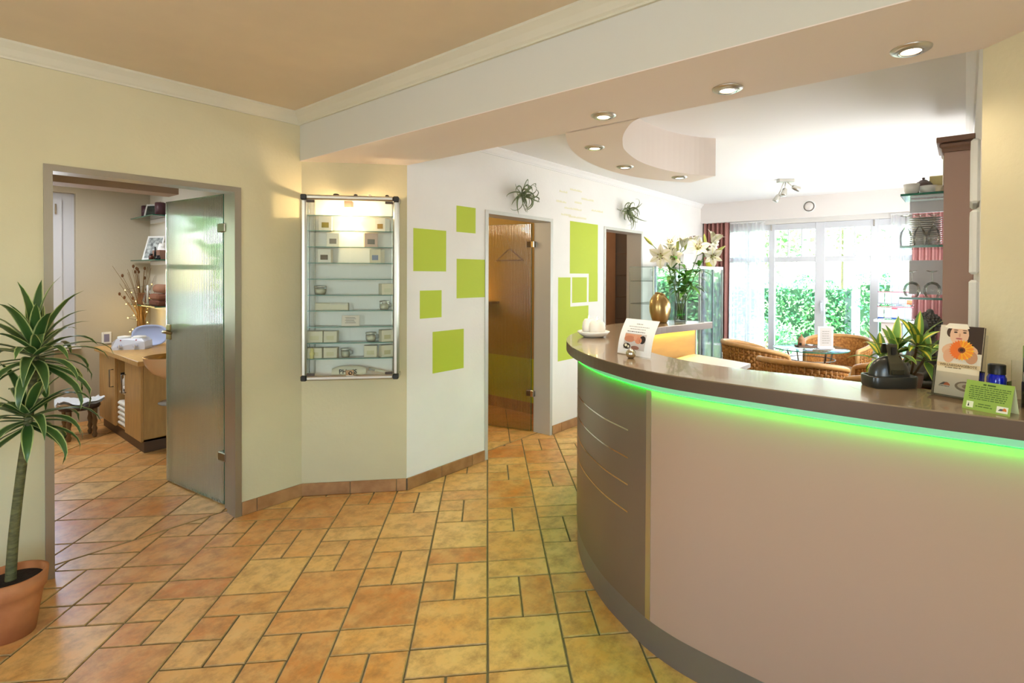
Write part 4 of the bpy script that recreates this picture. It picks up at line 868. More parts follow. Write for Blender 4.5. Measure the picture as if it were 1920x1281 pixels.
# lilies in the glass vase
VX, VY = 3.985, 1.80
t = thing('glass_vase', 'square clear glass vase filled with water and lily stems on the counter', 'vase', (VX, VY, CT), R(20)); v_ = .042
b = MB()
for s in ((-v_, -v_ + .004, -v_, v_), (v_ - .004, v_, -v_, v_), (-v_, v_, -v_, -v_ + .004), (-v_, v_, v_ - .004, v_)): b.box(s[0], s[1], s[2], s[3], 0, .215)
b.box(-v_, v_, -v_, v_, 0, .012); b.build('vase_wall', CLEAR, t); MB().box(-v_ + .005, v_ - .005, -v_ + .005, v_ - .005, .012, .15).build('water', glass('water', (.93, .97, .94), .3), t)
LST = mat('lily_stem_green', '5d7a34', .5); LLF = leafmat('lily_leaf', '5a9636', '78b04c', .40); PET = leafmat('lily_petal', 'f3eedc', 'dfe0ac', .40, 0, .5); PETM = leafmat('lily_petal_cream', 'f6f1df', 'e6e3b8', .02, .07, .5); BUD = mat('lily_bud', 'b9bf62', .5); ANT = mat('lily_anther', '6a4020', .7)
r5 = random.Random(21)
def flower(par, c, d, sc=1, opn=1.0):
    d = Vector(d).normalized(); u = d.orthogonal().normalized(); w = d.cross(u)
    for i in range(6):
        a = 2 * PI * i / 6 + .2; rad = u * math.cos(a) + w * math.sin(a); p = Vector(c); pts = []; e = R(20) * opn; l = .128 * sc * (1 if i % 2 else .95)
        for k in range(8): pts.append(tuple(p)); p = p + (d * math.cos(e) + rad * math.sin(e)) * l / 7; e += R(14) * opn
        MB().leaf(pts, [q * sc * .031 * (1.15 if i % 2 else .8) for q in (.35, .65, .9, 1, .95, .78, .5, .06)], tuple(d), -.18).build('petal', PETM, par)
    b = MB(); b2 = MB()
    for i in range(6):
        a = 2 * PI * i / 6; rad = u * math.cos(a) + w * math.sin(a); e = Vector(c) + d * .062 * sc + rad * .022 * sc; b.tube([tuple(Vector(c)), tuple(Vector(c) + d * .03 * sc + rad * .006), tuple(e)], .001, 5); b2.ball(tuple(e), .0055 * sc, 6, 5, (1, 1, .7))
    b.build('filaments', BUD, par); b2.build('anthers', ANT, par)
def lily(base, tip, label, flowers, buds, leaves, lsz=.15):
    t = thing('lily_stem', label, 'flower', (0, 0, 0), 0, 'lily stems in the glass vase')
    base = Vector(base); tip = Vector(tip); mid = base.lerp(tip, .5) + Vector((0, 0, .03)); P = spline([tuple(base), tuple(mid), tuple(tip)], 8); MB().tube(P, [.0048 - .0018 * i / len(P) for i in range(len(P))], 7).build('stem', LST, t)
    for i in range(leaves):
        f = .40 + .52 * i / leaves; p = base.lerp(tip, f) + Vector((0, 0, .05 * f)); q = P[int(f * (len(P) - 1))]; p = Vector(q); a = i * 2.4 + r5.uniform(-.5, .5); e = R(r5.uniform(10, 50)); l = lsz * r5.uniform(.7, 1.25); pts = []
        for k in range(7): pts.append(tuple(p)); p = p + Vector((math.cos(a) * math.cos(e), math.sin(a) * math.cos(e), math.sin(e))) * l / 6; e -= .22
        MB().leaf(pts, [q_ * .0205 for q_ in (.4, .85, 1, .95, .75, .45, .04)], (0, 0, 1), .15).build('leaf', LLF, t)
    for (dx, dy, dz, dd, sc, op) in flowers:
        c = tip + Vector((dx, dy, dz)); MB().tube([tuple(tip), tuple(tip.lerp(c, .5) + Vector((0, 0, .01))), tuple(c)], .003, 6).build('flower_stalk', LST, t); flower(t, c, dd, sc, op)
    for (dx, dy, dz, dd) in buds:
        c = tip + Vector((dx, dy, dz)); d = Vector(dd).normalized(); MB().tube([tuple(tip), tuple(c)], .0028, 6).build('flower_stalk', LST, t); MB().tube([tuple(c + d * .1 * k / 6) for k in range(7)], [.004, .009, .012, .0125, .011, .007, .002], 10).build('bud', BUD, t)
SX = Vector((.618, -.786, 0))                        # towards the right of the photograph
def sp(a, z, dpt=0): q = Vector((VX, VY, 0)) + SX * a + Vector((.786, .618, 0)) * dpt; return (q.x, q.y, z)
CAMD = (-.786, -.618, .1)
lily(sp(.012, CT + .02), sp(-.13, 1.66, -.03), 'lily stem leaning furthest left with a big open bloom facing the room', [(-.02, .02, .02, (-.9, -.2, -.15), 1.02, 1.05)], [(-.06, .08, .10, (-.35, .5, .6))], 9)
lily(sp(.02, CT + .02), sp(-.085, 1.72, .03), 'lily stem left of centre with an upright cream bloom showing dark anthers', [(0, 0, .03, (-.45, -.3, .8), .95, .75), (.05, .02, -.03, (-.2, -.3, .6), .9, .8)], [(.05, -.05, .0, (0, 0, 1))], 8)
lily(sp(-.02, CT + .02), sp(.0, 1.70, .02), 'lily stem in the middle with a yellowish half-open bloom', [(.02, -.01, .05, (-.2, -.2, 1), .9, .55), (-.03, .03, -.05, (-.8, -.1, .2), .9, .9)], [(.05, -.02, .03, (.1, -.1, 1))], 10)
lily(sp(-.025, CT + .02), sp(.135, 1.68, .0), 'lily stem leaning right with a wide bowl bloom facing forward', [(-.02, -.01, .04, (-.7, -.4, .55), 1.0, .95), (.0, .03, .10, (-.1, .2, 1), .9, 1.0)], [(.05, -.02, .02, (.3, -.3, .9))], 9, .10)
lily(sp(-.01, CT + .02), sp(.225, 1.74, .04), 'tallest lily stem on the right with blooms in front of the curtain', [(.03, -.03, .05, (.1, -.4, .9), 1.0, .7), (.03, -.02, -.06, (-.6, -.5, -.1), .9, .9)], [(-.03, .0, .02, (-.1, .1, 1)), (.07, -.04, -.03, (.5, -.6, .5))], 6)
lily(sp(.01, CT + .02), sp(.045, 1.56, -.02), 'short leafy lily stem at the front of the vase', [], [], 22, .20)
t = thing('fern_frond', 'dark green palm frond on the right side of the lily vase', 'foliage', (0, 0, 0)); q = sp(.03, 1.3); P = [sp(.03 + .02 * k, 1.3 + .03 * k, -.02) for k in range(6)]; MB().tube(P, .003, 6).build('stem', LST, t)
for k in range(9):
    p = Vector(sp(.05 + .006 * k, 1.34 + .022 * k, -.02)); e = p + SX * .11 + Vector((0, 0, -.012 + .006 * (k % 3))); MB().leaf([tuple(p), tuple(p.lerp(e, .3)), tuple(p.lerp(e, .7)), tuple(e)], [.002, .006, .005, .0005], (0, 0, 1)).build('leaflet', mat('frond_green', '3a5a2a', .5), t)
# black domed dish
t = thing('domed_dish', 'black lidded dish with rounded dome and upright strap on the counter', 'dish', (2.10, .198, CT), R(-128) + PI / 2 + R(0))
DB = mat('black_glazed', '2b2b26', .3, coat=.2)
t.rotation_euler = (0, 0, R(-52)); t.scale = (.86, .9, 1.02); t.location.z = 1.15
b = MB(); rows = []
for s_, z in ((.96, 0), (1, .004), (1.02, .034), (1.0, .038), (.94, .038), (.93, .030), (0, .030)): rows.append([(.092 * s_ * math.copysign(abs(math.cos(a)) ** .45, math.cos(a)), .048 * s_ * math.copysign(abs(math.sin(a)) ** .45, math.sin(a)), z) for a in [2 * PI * i / 40 for i in range(40)]])
b.sheet(rows, True, True).build('tray', DB, t)
b = MB(); rows = []
for k in range(9): a_ = PI / 2 * k / 8; rows.append([(.078 * math.cos(a_) ** .8 * math.cos(a), .04 * math.cos(a_) ** .8 * math.sin(a), .034 + .066 * math.sin(a_)) for a in [2 * PI * i / 36 for i in range(36)]])
b.sheet(rows, True, True).build('dome', DB, t)
b = MB(); sec = [(-.047, .046), (-.048, .058), (-.040, .082), (-.022, .108), (-.012, .140), (.012, .140), (.022, .108)]; b.sheet([[(-wq, y - .003, z), (wq, y - .003, z), (wq, y + .004, z), (-wq, y + .004, z), (-wq, y - .003, z)] for (y, z), wq in zip(sec, (.027, .028, .026, .018, .020, .020, .018))], False)
st_ = b.build('strap', mat('strap_gloss', '4a4535', .18, .3), t); MB().box(-.008, .008, -.030, -.024, .108, .132).build('slot', BLACKP, st_); MB().box(-.024, .024, -.056, -.05, .046, .062, .002).build('buckle', mat('buckle_dark', '3d3a2c', .15, .5), t)
# brochure holder with brochures
ACR = glass('acrylic', (.95, .96, .98), .8)
t, w_, h_ = planar('clear acrylic holder with the woman and gerbera brochures', 'brochure_holder', 'brochure holder', (2.046, .075, CT + .001), (2.006, -.031, CT + .001), (2.062, .069, CT + .1))
b = MB().box(-.004, w_ + .004, -.004, -.002, 0, .075); b.box(-.004, w_ + .004, .03, .032, 0, .20); b.box(-.004, -.002, -.004, .032, 0, .09); b.box(w_ + .002, w_ + .004, -.004, .032, 0, .09); b.box(-.004, w_ + .004, -.03, .05, 0, .003); b.build('holder', ACR, t)
hb = t
def brochure(yo, label, front):
    t, w_, h_ = planar(label, 'brochure', 'brochure', (2.046, .075, CT + .006), (2.006, -.031, CT + .006), (2.088, .059, CT + .218))
    nrm = t.rotation_quaternion.to_matrix() @ Vector((0, 1, 0)); t.location = Vector((2.046, .075, CT + .006)) + nrm * (.004 + yo)
    sh = MB().box(0, w_, 0, .004, 0, h_).build('leaflet', P_('e6d6b4') if front else P_('5a4a36'), t)
    if not front: return
    D = lambda n, c, pts, k=1: dec(t, n, P_(c), [(x * w_, z * h_) for x, z in pts], k)
    D('photo_ground', 'd9cdb6', [(0, .46), (1, .46), (1, 1), (0, 1)], 1); D('photo_hair', '3a2a20', [(.62, .62), (1, .62), (1, 1), (.5, 1)], 1.5); D('photo_hair', '4a3424', ell(.25, .9, .09, .07), 2)
    D('photo_skin', 'dcae88', ell(.5, .64, .42, .12), 2); D('photo_face', 'e2b592', ell(.46, .87, .22, .15), 3); D('photo_hat', 'efe4cc', [(.1, .975), (.2, 1.03), (.62, 1.03), (.68, .97), (.62, .955), (.2, .955)], 4)
    for x in (.37, .58): D('photo_eye', '3a2a22', ell(x, .905, .045, .011, 10), 4); D('photo_brow', '5a4030', ell(x, .935, .06, .007, 8), 4)
    D('photo_nose', 'cf9a78', ell(.47, .865, .025, .03, 10), 4); D('photo_mouth', 'b5605a', ell(.46, .815, .08, .012, 12), 4)
    D('photo_hand', 'd8a37c', ell(.26, .56, .13, .10), 3); D('photo_hand', 'c08c66', ell(.78, .56, .14, .09), 3)
    for i in range(26):
        a = 2 * PI * i / 26; ca, sa_ = math.cos(a), math.sin(a); c = 'e8722a' if ca < -.2 else ('f08f28' if i % 2 else 'f6b52c'); l = .30
        pts = [(.55 + .06 * ca, .655 + .03 * sa_), (.55 + l * .75 * ca - .045 * sa_, .655 + (l * .75 * sa_ + .045 * ca) * .5), (.55 + l * ca, .655 + l * sa_ * .5), (.55 + l * .75 * ca + .045 * sa_, .655 + (l * .75 * sa_ - .045 * ca) * .5)]; D('gerbera_petal', c, pts, 5 + i % 2)
    D('gerbera_centre', '7a3a1c', ell(.55, .655, .085, .042), 7); D('gerbera_centre', '3a2418', ell(.55, .655, .045, .022), 8)
    D('band', 'd8bf92', [(0, .40), (1, .40), (1, .46), (0, .46)], 2); lettering('WELLNESSANGEBOTE', .0098, P_('6d5a3e'), t, (w_ * .5, -.0012, h_ * .415), bold=.0002); lines(t, 'subtitle', P_('8a7452'), [(.2 * w_, .6 * w_, .385 * h_, .003)], 3)
    D('bowl_photo', '8a7258', ell(.72, .15, .25, .07), 2); D('bowl_photo', 'd2bb96', ell(.72, .155, .19, .045), 3); D('bowl_photo', '9c7c5e', ell(.74, .15, .10, .03), 4)
    D('emblem', '4a4440', [(.1, .13), (.2, .175), (.3, .18), (.36, .13), (.28, .15), (.22, .14)], 3); D('emblem', 'd8642c', ell(.29, .135, .075, .04, 10, 0, 180), 4); lines(t, 'emblem_line', P_('6d6a60'), [(.1 * w_, .36 * w_, .115 * h_, .002)], 3)
brochure(.0, 'front brochure with a smiling woman in a hat holding an orange gerbera', True); brochure(.008, 'dark backed brochure stacked behind the gerbera brochure', False)
# green tent card
t, w_, h_ = planar('green folded tent card with printed lines at the counter edge', 'tent_card', 'card', (1.890, .003, CT), (1.846, -.097, CT), (1.915, -.008, CT + .078))
GP_ = P_('93b04a'); MB().box(0, w_, 0, .001, 0, h_).build('front_panel', GP_, t); bk = MB(); bk.add([(0, .001, h_), (w_, .001, h_), (w_, .055, .012), (0, .055, .012), (0, .002, h_), (w_, .002, h_), (w_, .056, .012), (0, .056, .012)], [(0, 1, 2, 3), (4, 7, 6, 5), (1, 5, 6, 2), (0, 3, 7, 4)], False).build('back_panel', P_('d8d9a8'), t)
DG = P_('55702a'); lines(t, 'title_line', P_('405a20'), [(.37 * w_, .64 * w_, .87 * h_, .0042)], 1); lines(t, 'text_lines', DG, [(x0 * w_, x1 * w_, z * h_, .0027) for x0, x1, z in ((.1, .96, .79), (.08, .95, .72), (.1, .9, .65), (.09, .9, .58), (.1, .9, .51), (.1, .88, .44), (.12, .86, .37), (.33, .62, .21), (.28, .66, .13))], 1)
dec(t, 'small_logo', P_('e6e9c4'), [(.08 * w_, .07 * h_), (.23 * w_, .07 * h_), (.23 * w_, .28 * h_), (.08 * w_, .28 * h_)], 1); dec(t, 'logo_figure', BLACKP, [(.11 * w_, .11 * h_), (.15 * w_, .11 * h_), (.13 * w_, .24 * h_)], 2)
dec(t, 'emblem_ground', P_('e9e6cf'), [(.72 * w_, .06 * h_), (.95 * w_, .06 * h_), (.95 * w_, .27 * h_), (.72 * w_, .27 * h_)], 1); dec(t, 'emblem', P_('4a4a4c'), [(.75 * w_, .12 * h_), (.79 * w_, .19 * h_), (.85 * w_, .2 * h_), (.87 * w_, .13 * h_)], 2); dec(t, 'emblem_sun', P_('dc7a30'), ell(.88 * w_, .13 * h_, .045 * w_, .1 * h_, 10, 0, 180), 2)
# bottles at the right end
t = thing('blue_bottle', 'cobalt blue glass bottle with a black screw cap behind the tent card', 'bottle', (2.065, -.078, CT)); MB().lathe([(0, 0), (.023, 0), (.024, .004), (.024, .068), (.019, .08), (.014, .084)], 24).build('glass_body', mat('cobalt_glass', '1026c8', .08, coat=.4), t); b = MB().lathe([(.0215, .080), (.0215, .107), (.0195, .109), (0, .109)], 24); b.build('cap', BLACKP, t)
t = thing('black_bottle', 'black cosmetic bottle cut off by the picture edge on the counter', 'bottle', (2.012, -.152, CT)); MB().lathe([(0, 0), (.022, 0), (.022, .07), (.020, .073)], 22).build('bottle_body', BLACKP, t); MB().lathe([(.0205, .073), (.0205, .1), (.018, .1)], 22).build('silver_band', ALU, t); MB().lathe([(.019, .1), (.019, .14), (0, .142)], 22).build('cap', BLACKP, t)
t = thing('product_box', 'green and white product box at the right end of the counter', 'box', (2.07, -.17, CT), R(-20)); MB().box(-.02, .02, -.02, .03, 0, .17, .001).build('carton', P_('8aa055'), t); MB().box(-.0206, -.02, -.012, .022, .06, .15).build('printed_label', P_('e3d6a0'), t)
t = thing('leaflet_holder', 'second clear acrylic holder at the right picture edge', 'brochure holder', (1.985, -.125, CT), R(-112)); b = MB().box(-.03, .06, -.002, 0, 0, .05); b.box(-.03, .06, .03, .032, 0, .13); b.box(-.03, -.028, 0, .03, 0, .07); b.build('holder', ACR, t)
# ------------------------------------------------------------------ behind the counter, along the right wall
t = thing('sideboard', 'brown wooden sideboard behind the counter carrying the bust and the potted plant', 'sideboard', (0, 0, 0))
MB().box(2.24, 2.80, -.035, .30, .06, 1.06, .004).build('body', WOODD, t); MB().box(2.22, 2.82, -.037, .32, 1.06, 1.085, .003).build('top', mat('sideboard_top', '8a5f3c', .4), t); MB().box(2.26, 2.78, -.03, .27, 0, .06).build('plinth', BLACKP, t)
for x in (2.25, 2.53): d = MB().box(x, x + .26, .30, .316, .08, 1.04, .003).build('door', WOODD, t); MB().box(x + .22, x + .23, .316, .33, .6, .72, .002).build('handle', STEELD, d)
# Buddha bust
BU = mat('dark_bronze_resin', '4b4947', .45, .2, var=.2, vs=30)
bu = thing('statue', 'dark meditating statue with curled hair seen from behind the plant', 'statue', (2.60, .112, 1.085), R(215))
b = MB(); rows = []
for z, rx, ry, ox in ((0, .075, .055, 0), (.02, .092, .068, 0), (.05, .088, .066, 0), (.085, .074, .058, 0), (.12, .080, .054, 0), (.150, .088, .050, 0), (.168, .080, .044, 0), (.178, .05, .036, 0), (.184, .027, .026, .002), (.196, .024, .025, .004), (.205, .030, .032, .008), (.22, .037, .042, .008), (.24, .041, .046, .006), (.26, .039, .045, .004), (.276, .030, .036, .0), (.286, .016, .02, 0), (.29, .001, .001, 0)):
    rows.append([(rx * math.cos(a), ry * math.sin(a) - ox, z) for a in [2 * PI * i / 32 for i in range(32)]])
b.sheet(rows, True, True)
b.ball((0, -.054, .226), .007, 8, 6, (.8, 1, 1.5))
for s in (-1, 1): b.ball((s * .041, .0, .222), .009, 8, 6, (.5, .9, 2)); b.tube([(s * .082, 0, .15), (s * .098, -.01, .09), (s * .07, -.055, .045), (s * .01, -.075, .04)], [.024, .022, .018, .015], 10)
b.ball((-.045, -.03, .02), .045, 12, 8, (1.4, 1.1, .5)); b.ball((.045, -.03, .02), .045, 12, 8, (1.4, 1.1, .5)); b.build('body', BU, bu)
b = MB()
for j in range(7):
    el = R(-5 + 14 * j); n = max(1, int(20 * math.cos(el)))
    for i in range(n):
        a = 2 * PI * i / n + j * .3
        if math.sin(a) < -.55 and j < 3: continue
        b.ball((.041 * math.cos(el) * math.cos(a), .046 * math.cos(el) * math.sin(a) - .005, .246 + .042 * math.sin(el)), .0068, 6, 4)
b.ball((0, .004, .292), .014, 10, 6); b.build('hair_curls', BU, bu)
# small variegated plant
sp2 = thing('potted_plant', 'small yellow and green striped plant in a mauve pot behind the domed dish', 'plant', (2.36, .155, 1.085))
pot(sp2, .03, .042, .075, mat('mauve_pot', '8d6f68', .5), .004, False); MB().lathe([(.038, .064), (0, .068)], 20).build('soil', mat('dark_soil', '2c2018'), sp2)
LV = leafmat('striped_leaf', '6f9a48', 'd3d868', .33, 0); LV2 = leafmat('yellow_leaf', '6a9440', 'ecdf50', .05, .13)
r6 = random.Random(9); rr = r6
for (tx, ty, tz, n) in ((-.02, .03, .20, 20), (.035, -.03, .17, 18), (.0, -.015, .235, 18), (-.01, .06, .165, 14)):
    MB().tube(spline([(0, 0, .06), (tx * .6, ty * .6, tz * .5), (tx * 1.5, ty * 1.5, tz * .84)], 4), .0045, 7).build('stem', mat('twig_brown', '6a5036', .7), sp2)
    crown(sp2, (tx * 1.5, ty * 1.5, tz * .84), n - 5, .125, .0155, LV if r6.random() < .6 else LV2, (8, 105), droop=.8, rnd=r6)
# pillar with glass shelves
PIL = mat('mauve_pillar_paint', 'c0a193', .65)
t = thing('shelf_pillar', 'tall mauve pillar with a moulded crown holding the glass shelves', 'pillar', (0, 0, 0)); MB().box(4.0, 4.36, -.04, .107, 0, 2.275, .003).build('body', PIL, t)
b = MB(); b.box(3.99, 4.37, -.04, .117, 2.275, 2.295); b.box(3.975, 4.38, -.04, .130, 2.295, 2.33, .01); b.box(3.96, 4.4, -.04, .145, 2.33, 2.362, .003); b.build('crown_moulding', mat('mauve_crown', '8a6a58', .6), t)
MB().box(4.05, 4.34, .107, .114, 2.08, 2.27, .002).build('mirror_strip', CHROME, t)
SHG = glass('thick_shelf_glass', (.80, .92, .88), .6)
for z, lb in ((2.042, 'highest glass shelf on the mauve pillar, with dark and white bowls'), (1.715, 'middle glass shelf on the mauve pillar, with goblets and stacked plates'), (1.39, 'lowest glass shelf on the mauve pillar, with round wine glasses')):
    t = thing('glass_shelf', lb, 'shelf', (0, 0, 0), 0, 'glass shelves on the mauve pillar'); MB().box(4.0, 4.34, .107, .325, z - .014, z - .001, .001).build('shelf_plate', SHG, t); b = MB().box(3.9985, 4.0, .107, .325, z - .014, z); b.box(4.0, 4.34, .325, .3265, z - .014, z); b.build('glass_edge', GEDGE, t)
t = MB().box(4.345, 4.36, .105, .30, 1.40, 1.63, .002).build('backing_frame', mat('grey_panel', 'd2cfd6', .4)); tag(t, 'grey framed panel behind the round wine glasses', 'panel')
tag(MB().box(4.345, 4.36, .105, .30, 1.95, 2.03, .002).build('backing_frame', mat('grey_panel', 'd2cfd6', .4)), 'grey panel under the highest pillar shelf', 'panel')
WG = glass('wine_glass', (.98, .985, .98), .42)
def goblet(x, y, z, label, prof, grp):
    t = thing('wine_glass', label, 'glass', (x, y, z), 0, grp); h = prof[-1][1]
    MB().lathe(prof, 24).build('bowl', WG, t); MB().lathe([(.0045, h), (.004, h + .055), (.004, h + .06)], 10).build('stem', WG, t); MB().lathe([(.004, h + .058), (.033, h + .068), (.033, h + .070), (0, h + .070)], 24).build('foot', WG, t); return t
TULIP = [(.031, 0), (.034, .03), (.034, .06), (.028, .09), (.014, .112), (.005, .125)]
for y, lb in ((.30, 'upside down goblet leftmost on the middle pillar shelf'), (.228, 'upside down goblet second from left on the middle pillar shelf'), (.156, 'upside down goblet nearest the pillar on the middle shelf')): goblet(4.06, y, 1.715, lb, TULIP, 'goblets on the middle pillar shelf')
ROUND = [(.032, 0), (.043, .02), (.047, .045), (.043, .07), (.028, .09), (.006, .098)]
for y, lb in ((.265, 'upside down round wine glass on the left of the lowest pillar shelf'), (.16, 'upside down round wine glass nearest the pillar on the lowest shelf')): goblet(4.06, y, 1.39, lb, ROUND, 'round wine glasses on the lowest pillar shelf')
for st_x, st_y, nn, lbn in ((4.20, .205, 14, 'stack'),):
    for k in range(nn):
        o = MB().lathe([(0, .003), (.05, 0), (.085, .006), (.093, .009), (.085, .0095), (.05, .005), (0, .005)], 28).build('plate', WHITEC, None, (st_x, st_y, 1.716 + .0135 * k)); tag(o, 'white plate, %s from the bottom of the stack behind the goblets' % ('first second third fourth fifth sixth seventh eighth ninth tenth eleventh twelfth thirteenth fourteenth fifteenth'.split()[k]), 'plate', 'white plates stacked behind the goblets')
for x, y, r_, h, m, lb, nm in ((4.10, .275, .045, .07, WHITEC, 'pale round cup lying at the left of the highest pillar shelf', 'cup'), (4.13, .19, .052, .055, WHITEC, 'wide white bowl in front on the highest pillar shelf', 'bowl'), (4.12, .13, .03, .05, PK[1], 'small cream bowl nearest the pillar on the highest shelf', 'bowl')):
    o = MB().lathe([(0, 0), (r_ * .6, 0), (r_ * .9, h * .4), (r_, h), (r_ - .005, h), (r_ * .8, h * .4), (0, .008)], 24).build(nm, m, None, (x, y, 2.042)); tag(o, lb, nm)
t = thing('teapot', 'dark brown pot behind the white bowls on the highest pillar shelf', 'teapot', (4.24, .22, 2.042)); DBR = mat('dark_brown_glaze', '5a4640', .35); MB().lathe([(0, 0), (.04, 0), (.06, .04), (.058, .07), (.035, .1), (0, .104)], 24).build('body', DBR, t); b = MB().lathe([(.03, .098), (.02, .11), (.006, .115), (.01, .125), (0, .13)], 16); b.build('lid', DBR, t); MB().tube([(0, .05, .04), (0, .085, .06), (0, .10, .09)], [.014, .009, .007], 8).build('spout', DBR, t)
tag(MB().box(4.27, 4.29, .115, .19, 2.042, 2.18, .002).build('card', P_('d9c68a'), None), 'yellowish card standing behind the bowls on the highest pillar shelf', 'card')
tag(MB().lathe([(0, 0), (.05, 0), (.05, .05), (.047, .05), (.047, .004), (0, .004)], 22).build('grey_box', mat('grey_panel', 'd2cfd6', .4), None, (4.25, .2, 1.966)), 'grey round tin seen under the highest pillar shelf', 'tin')
bpy.data.objects.remove(bpy.data.objects['grey_box'])
for z0_, z1_, lb in ((1.79, 2.026, 'white canvas panel, highest of three at the wall corner'), (1.53, 1.765, 'white canvas panel, middle of three at the wall corner'), (1.275, 1.508, 'white canvas panel, lowest of three at the wall corner')):
    t = thing('canvas_panel', lb, 'picture', (0, 0, 0), 0, 'white canvases by the wall corner'); MB().box(2.47, 2.71, -.04, -.012, z0_, z1_, .008).build('canvas', mat('canvas_white', 'e2e3e0', .7), t)

# ------------------------------------------------------------------ lounge
t = thing('ceiling_spotlight', 'silver ceiling spotlight with three swivelling heads in the lounge', 'spotlight', (6.08, 1.54, 2.57), R(-52))
MB().box(-.085, .085, -.04, .04, -.035, 0, .006).build('ceiling_plate', ALU, t)
for a0_, a1_ in (((.02, 0, -.035), (.10, 0, -.09)), ((.0, 0, -.035), (-.02, -.02, -.13)), ((-.02, 0, -.035), (-.075, .02, -.19))):
    e = Vector(a1_); MB().tube([a0_, tuple(e)], .006, 8).build('arm', CHROME, t); d = (e - Vector(a0_)); d.x *= 1.6; d.normalize(); MB().tube([tuple(e - d * .03), tuple(e - d * .02), tuple(e + d * .05), tuple(e + d * .055)], [.014, .024, .032, .030], 16).build('lamp_head', ALU, t)
# curtains
def curtain(name, label, x, y0, y1, z0_, z1_, m, n, amp, th=.004, split=None):
    t = thing(name, label, 'curtain', (0, 0, 0)); b = MB(); N_ = n * 10; r = random.Random(n)
    ph = [r.uniform(-.5, .5) for _ in range(n + 2)]; rows = []
    for z in (z0_, z0_ + (z1_ - z0_) * .5, z1_):
        k = 1 if z < z1_ else .8; rows.append([(x + amp * k * math.sin(2 * PI * i / 10 + ph[i // 10] * .5) + .01 * math.sin(i * .37 + z), y0 + (y1 - y0) * i / N_, z) for i in range(N_ + 1)])
    b.sheet(rows); b.build('cloth', m, t); MB().box(x - .012, x + .012, y0, y1, z1_, z1_ + .02).build('rail', WHITE, t); return t
ROSEC = mat('rose_curtain_cloth', 'a8746a', .85); DKC = mat('dark_rose_cloth', '7d4f4a', .85)
curtain('curtain', 'rose brown pleated curtain at the left end of the garden window', 7.60, 2.685, 3.06, .02, 2.29, ROSEC, 6, .045)
curtain('curtain', 'rose pleated curtain at the right end of the garden window behind the glass shelves', 7.60, .12, .50, .02, 2.29, mat('pink_curtain_cloth', 'c08a86', .85), 6, .045)
curtain('sheer_curtain', 'white sheer curtain left of the garden window', 7.64, 2.20, 2.69, .02, 2.27, SHEER, 8, .03)
curtain('sheer_curtain', 'white sheer curtain right of the garden window', 7.64, .46, .72, .02, 2.27, SHEER, 5, .03)
# wicker tub chairs
RAT = mat('rattan_rim', 'c9985c', .45, var=.15, vs=20); WEV = mat('wicker_strand', 'c08540', .6, var=.35, vs=40, col2='8a5520')
def tub_chair(loc, face, label):
    t = thing('wicker_chair', label, 'chair', loc, face, 'wicker tub chairs around the glass table')
    A0_, A1_ = R(-128), R(128)
    def rim(f): a = A0_ + (A1_ - A0_) * f; q = abs(f - .5) * 2; return a, .80 - .11 * q ** 2.2, .345
    def prof(f, g):
        a, zt, r = rim(f); z = .16 + (zt - .16) * g; rr_ = r * (.80 + .20 * g ** .8); return Vector((-rr_ * math.cos(a), rr_ * 1.02 * math.sin(a), z))
    b = MB(); NR, NC = 20, 56
    for j in range(NR):                                # woven strands, each passing in front of and behind the stakes
        g0, g1 = j / NR + .0015, (j + 1) / NR - .0015; rows = []
        for g, s_ in ((g0, 0), ((g0 + g1) / 2, 1), (g1, 0)):
            row = []
            for i in range(NC * 2 + 1):
                f = i / (NC * 2); p = prof(f, g); n = Vector((p.x, p.y, 0)).normalized(); o = .009 * math.sin(PI * i / 2 + PI * j) + (.005 * s_); row.append(tuple(p + n * o))
            rows.append(row)
        b.sheet(rows)
    b.sheet([[tuple(prof(i / 40, g) * .985 if False else (prof(i / 40, g) - Vector((prof(i / 40, g).x, prof(i / 40, g).y, 0)).normalized() * .009)) for i in range(41)] for g in (0, .25, .5, .75, .97)])
    b.build('woven_shell', WEV, t, kind='stuff')
    b = MB()
    for i in range(0, NC + 1, 2): f = i / NC; b.tube([tuple(prof(f, g)) for g in (0, .5, 1)], .0045, 5)
    b.build('stakes', RAT, t)
    P = [tuple(prof(i / 40, 1.0)) for i in range(41)]; b = MB(); e0, e1 = Vector(P[0]), Vector(P[-1])
    P = [tuple(e0 + Vector((.02, 0, -.22))), tuple(e0 + Vector((.018, 0, -.07))), tuple(e0 + Vector((.01, 0, -.015)))] + P + [tuple(e1 + Vector((.01, 0, -.015))), tuple(e1 + Vector((.018, 0, -.07))), tuple(e1 + Vector((.02, 0, -.22)))]
    b.tube(P, .0235, 10); b.build('rim', RAT, t)
    b = MB(); b.lathe([(0, .38), (.27, .38), (.285, .40), (.285, .43), (.26, .45), (0, .455)], 32); b.build('seat_cushion', mat('cushion_beige', 'd8c3a0', .9), t)
    MB().lathe([(.24, .3), (.27, .36), (.27, .38), (0, .38)], 32).build('seat_frame', WEV, t)
    for sx_ in (-1, 1):
        for sy_ in (-1, 1): MB().tube([(sx_ * .20, sy_ * .20, .32), (sx_ * .23, sy_ * .23, 0)], .018, 10).build('leg', RAT, t)
    return t
TX, TY = 6.25, 1.31
def facing(c): return math.atan2(TY - c[1], TX - c[0])
chs = (((5.86, 1.77), 'wicker tub chair on the left, turned sideways to the glass table', .0), ((5.00, 1.12), 'wicker tub chair in front with its back to the counter', -.35), ((6.88, 1.16), 'wicker tub chair behind the glass table by the window', .1), ((5.66, .47), 'wicker tub chair right of the glass table behind the plant', .2), ((4.86, .40), 'wicker tub chair nearest the domed dish, mostly hidden', .35))
c0 = None
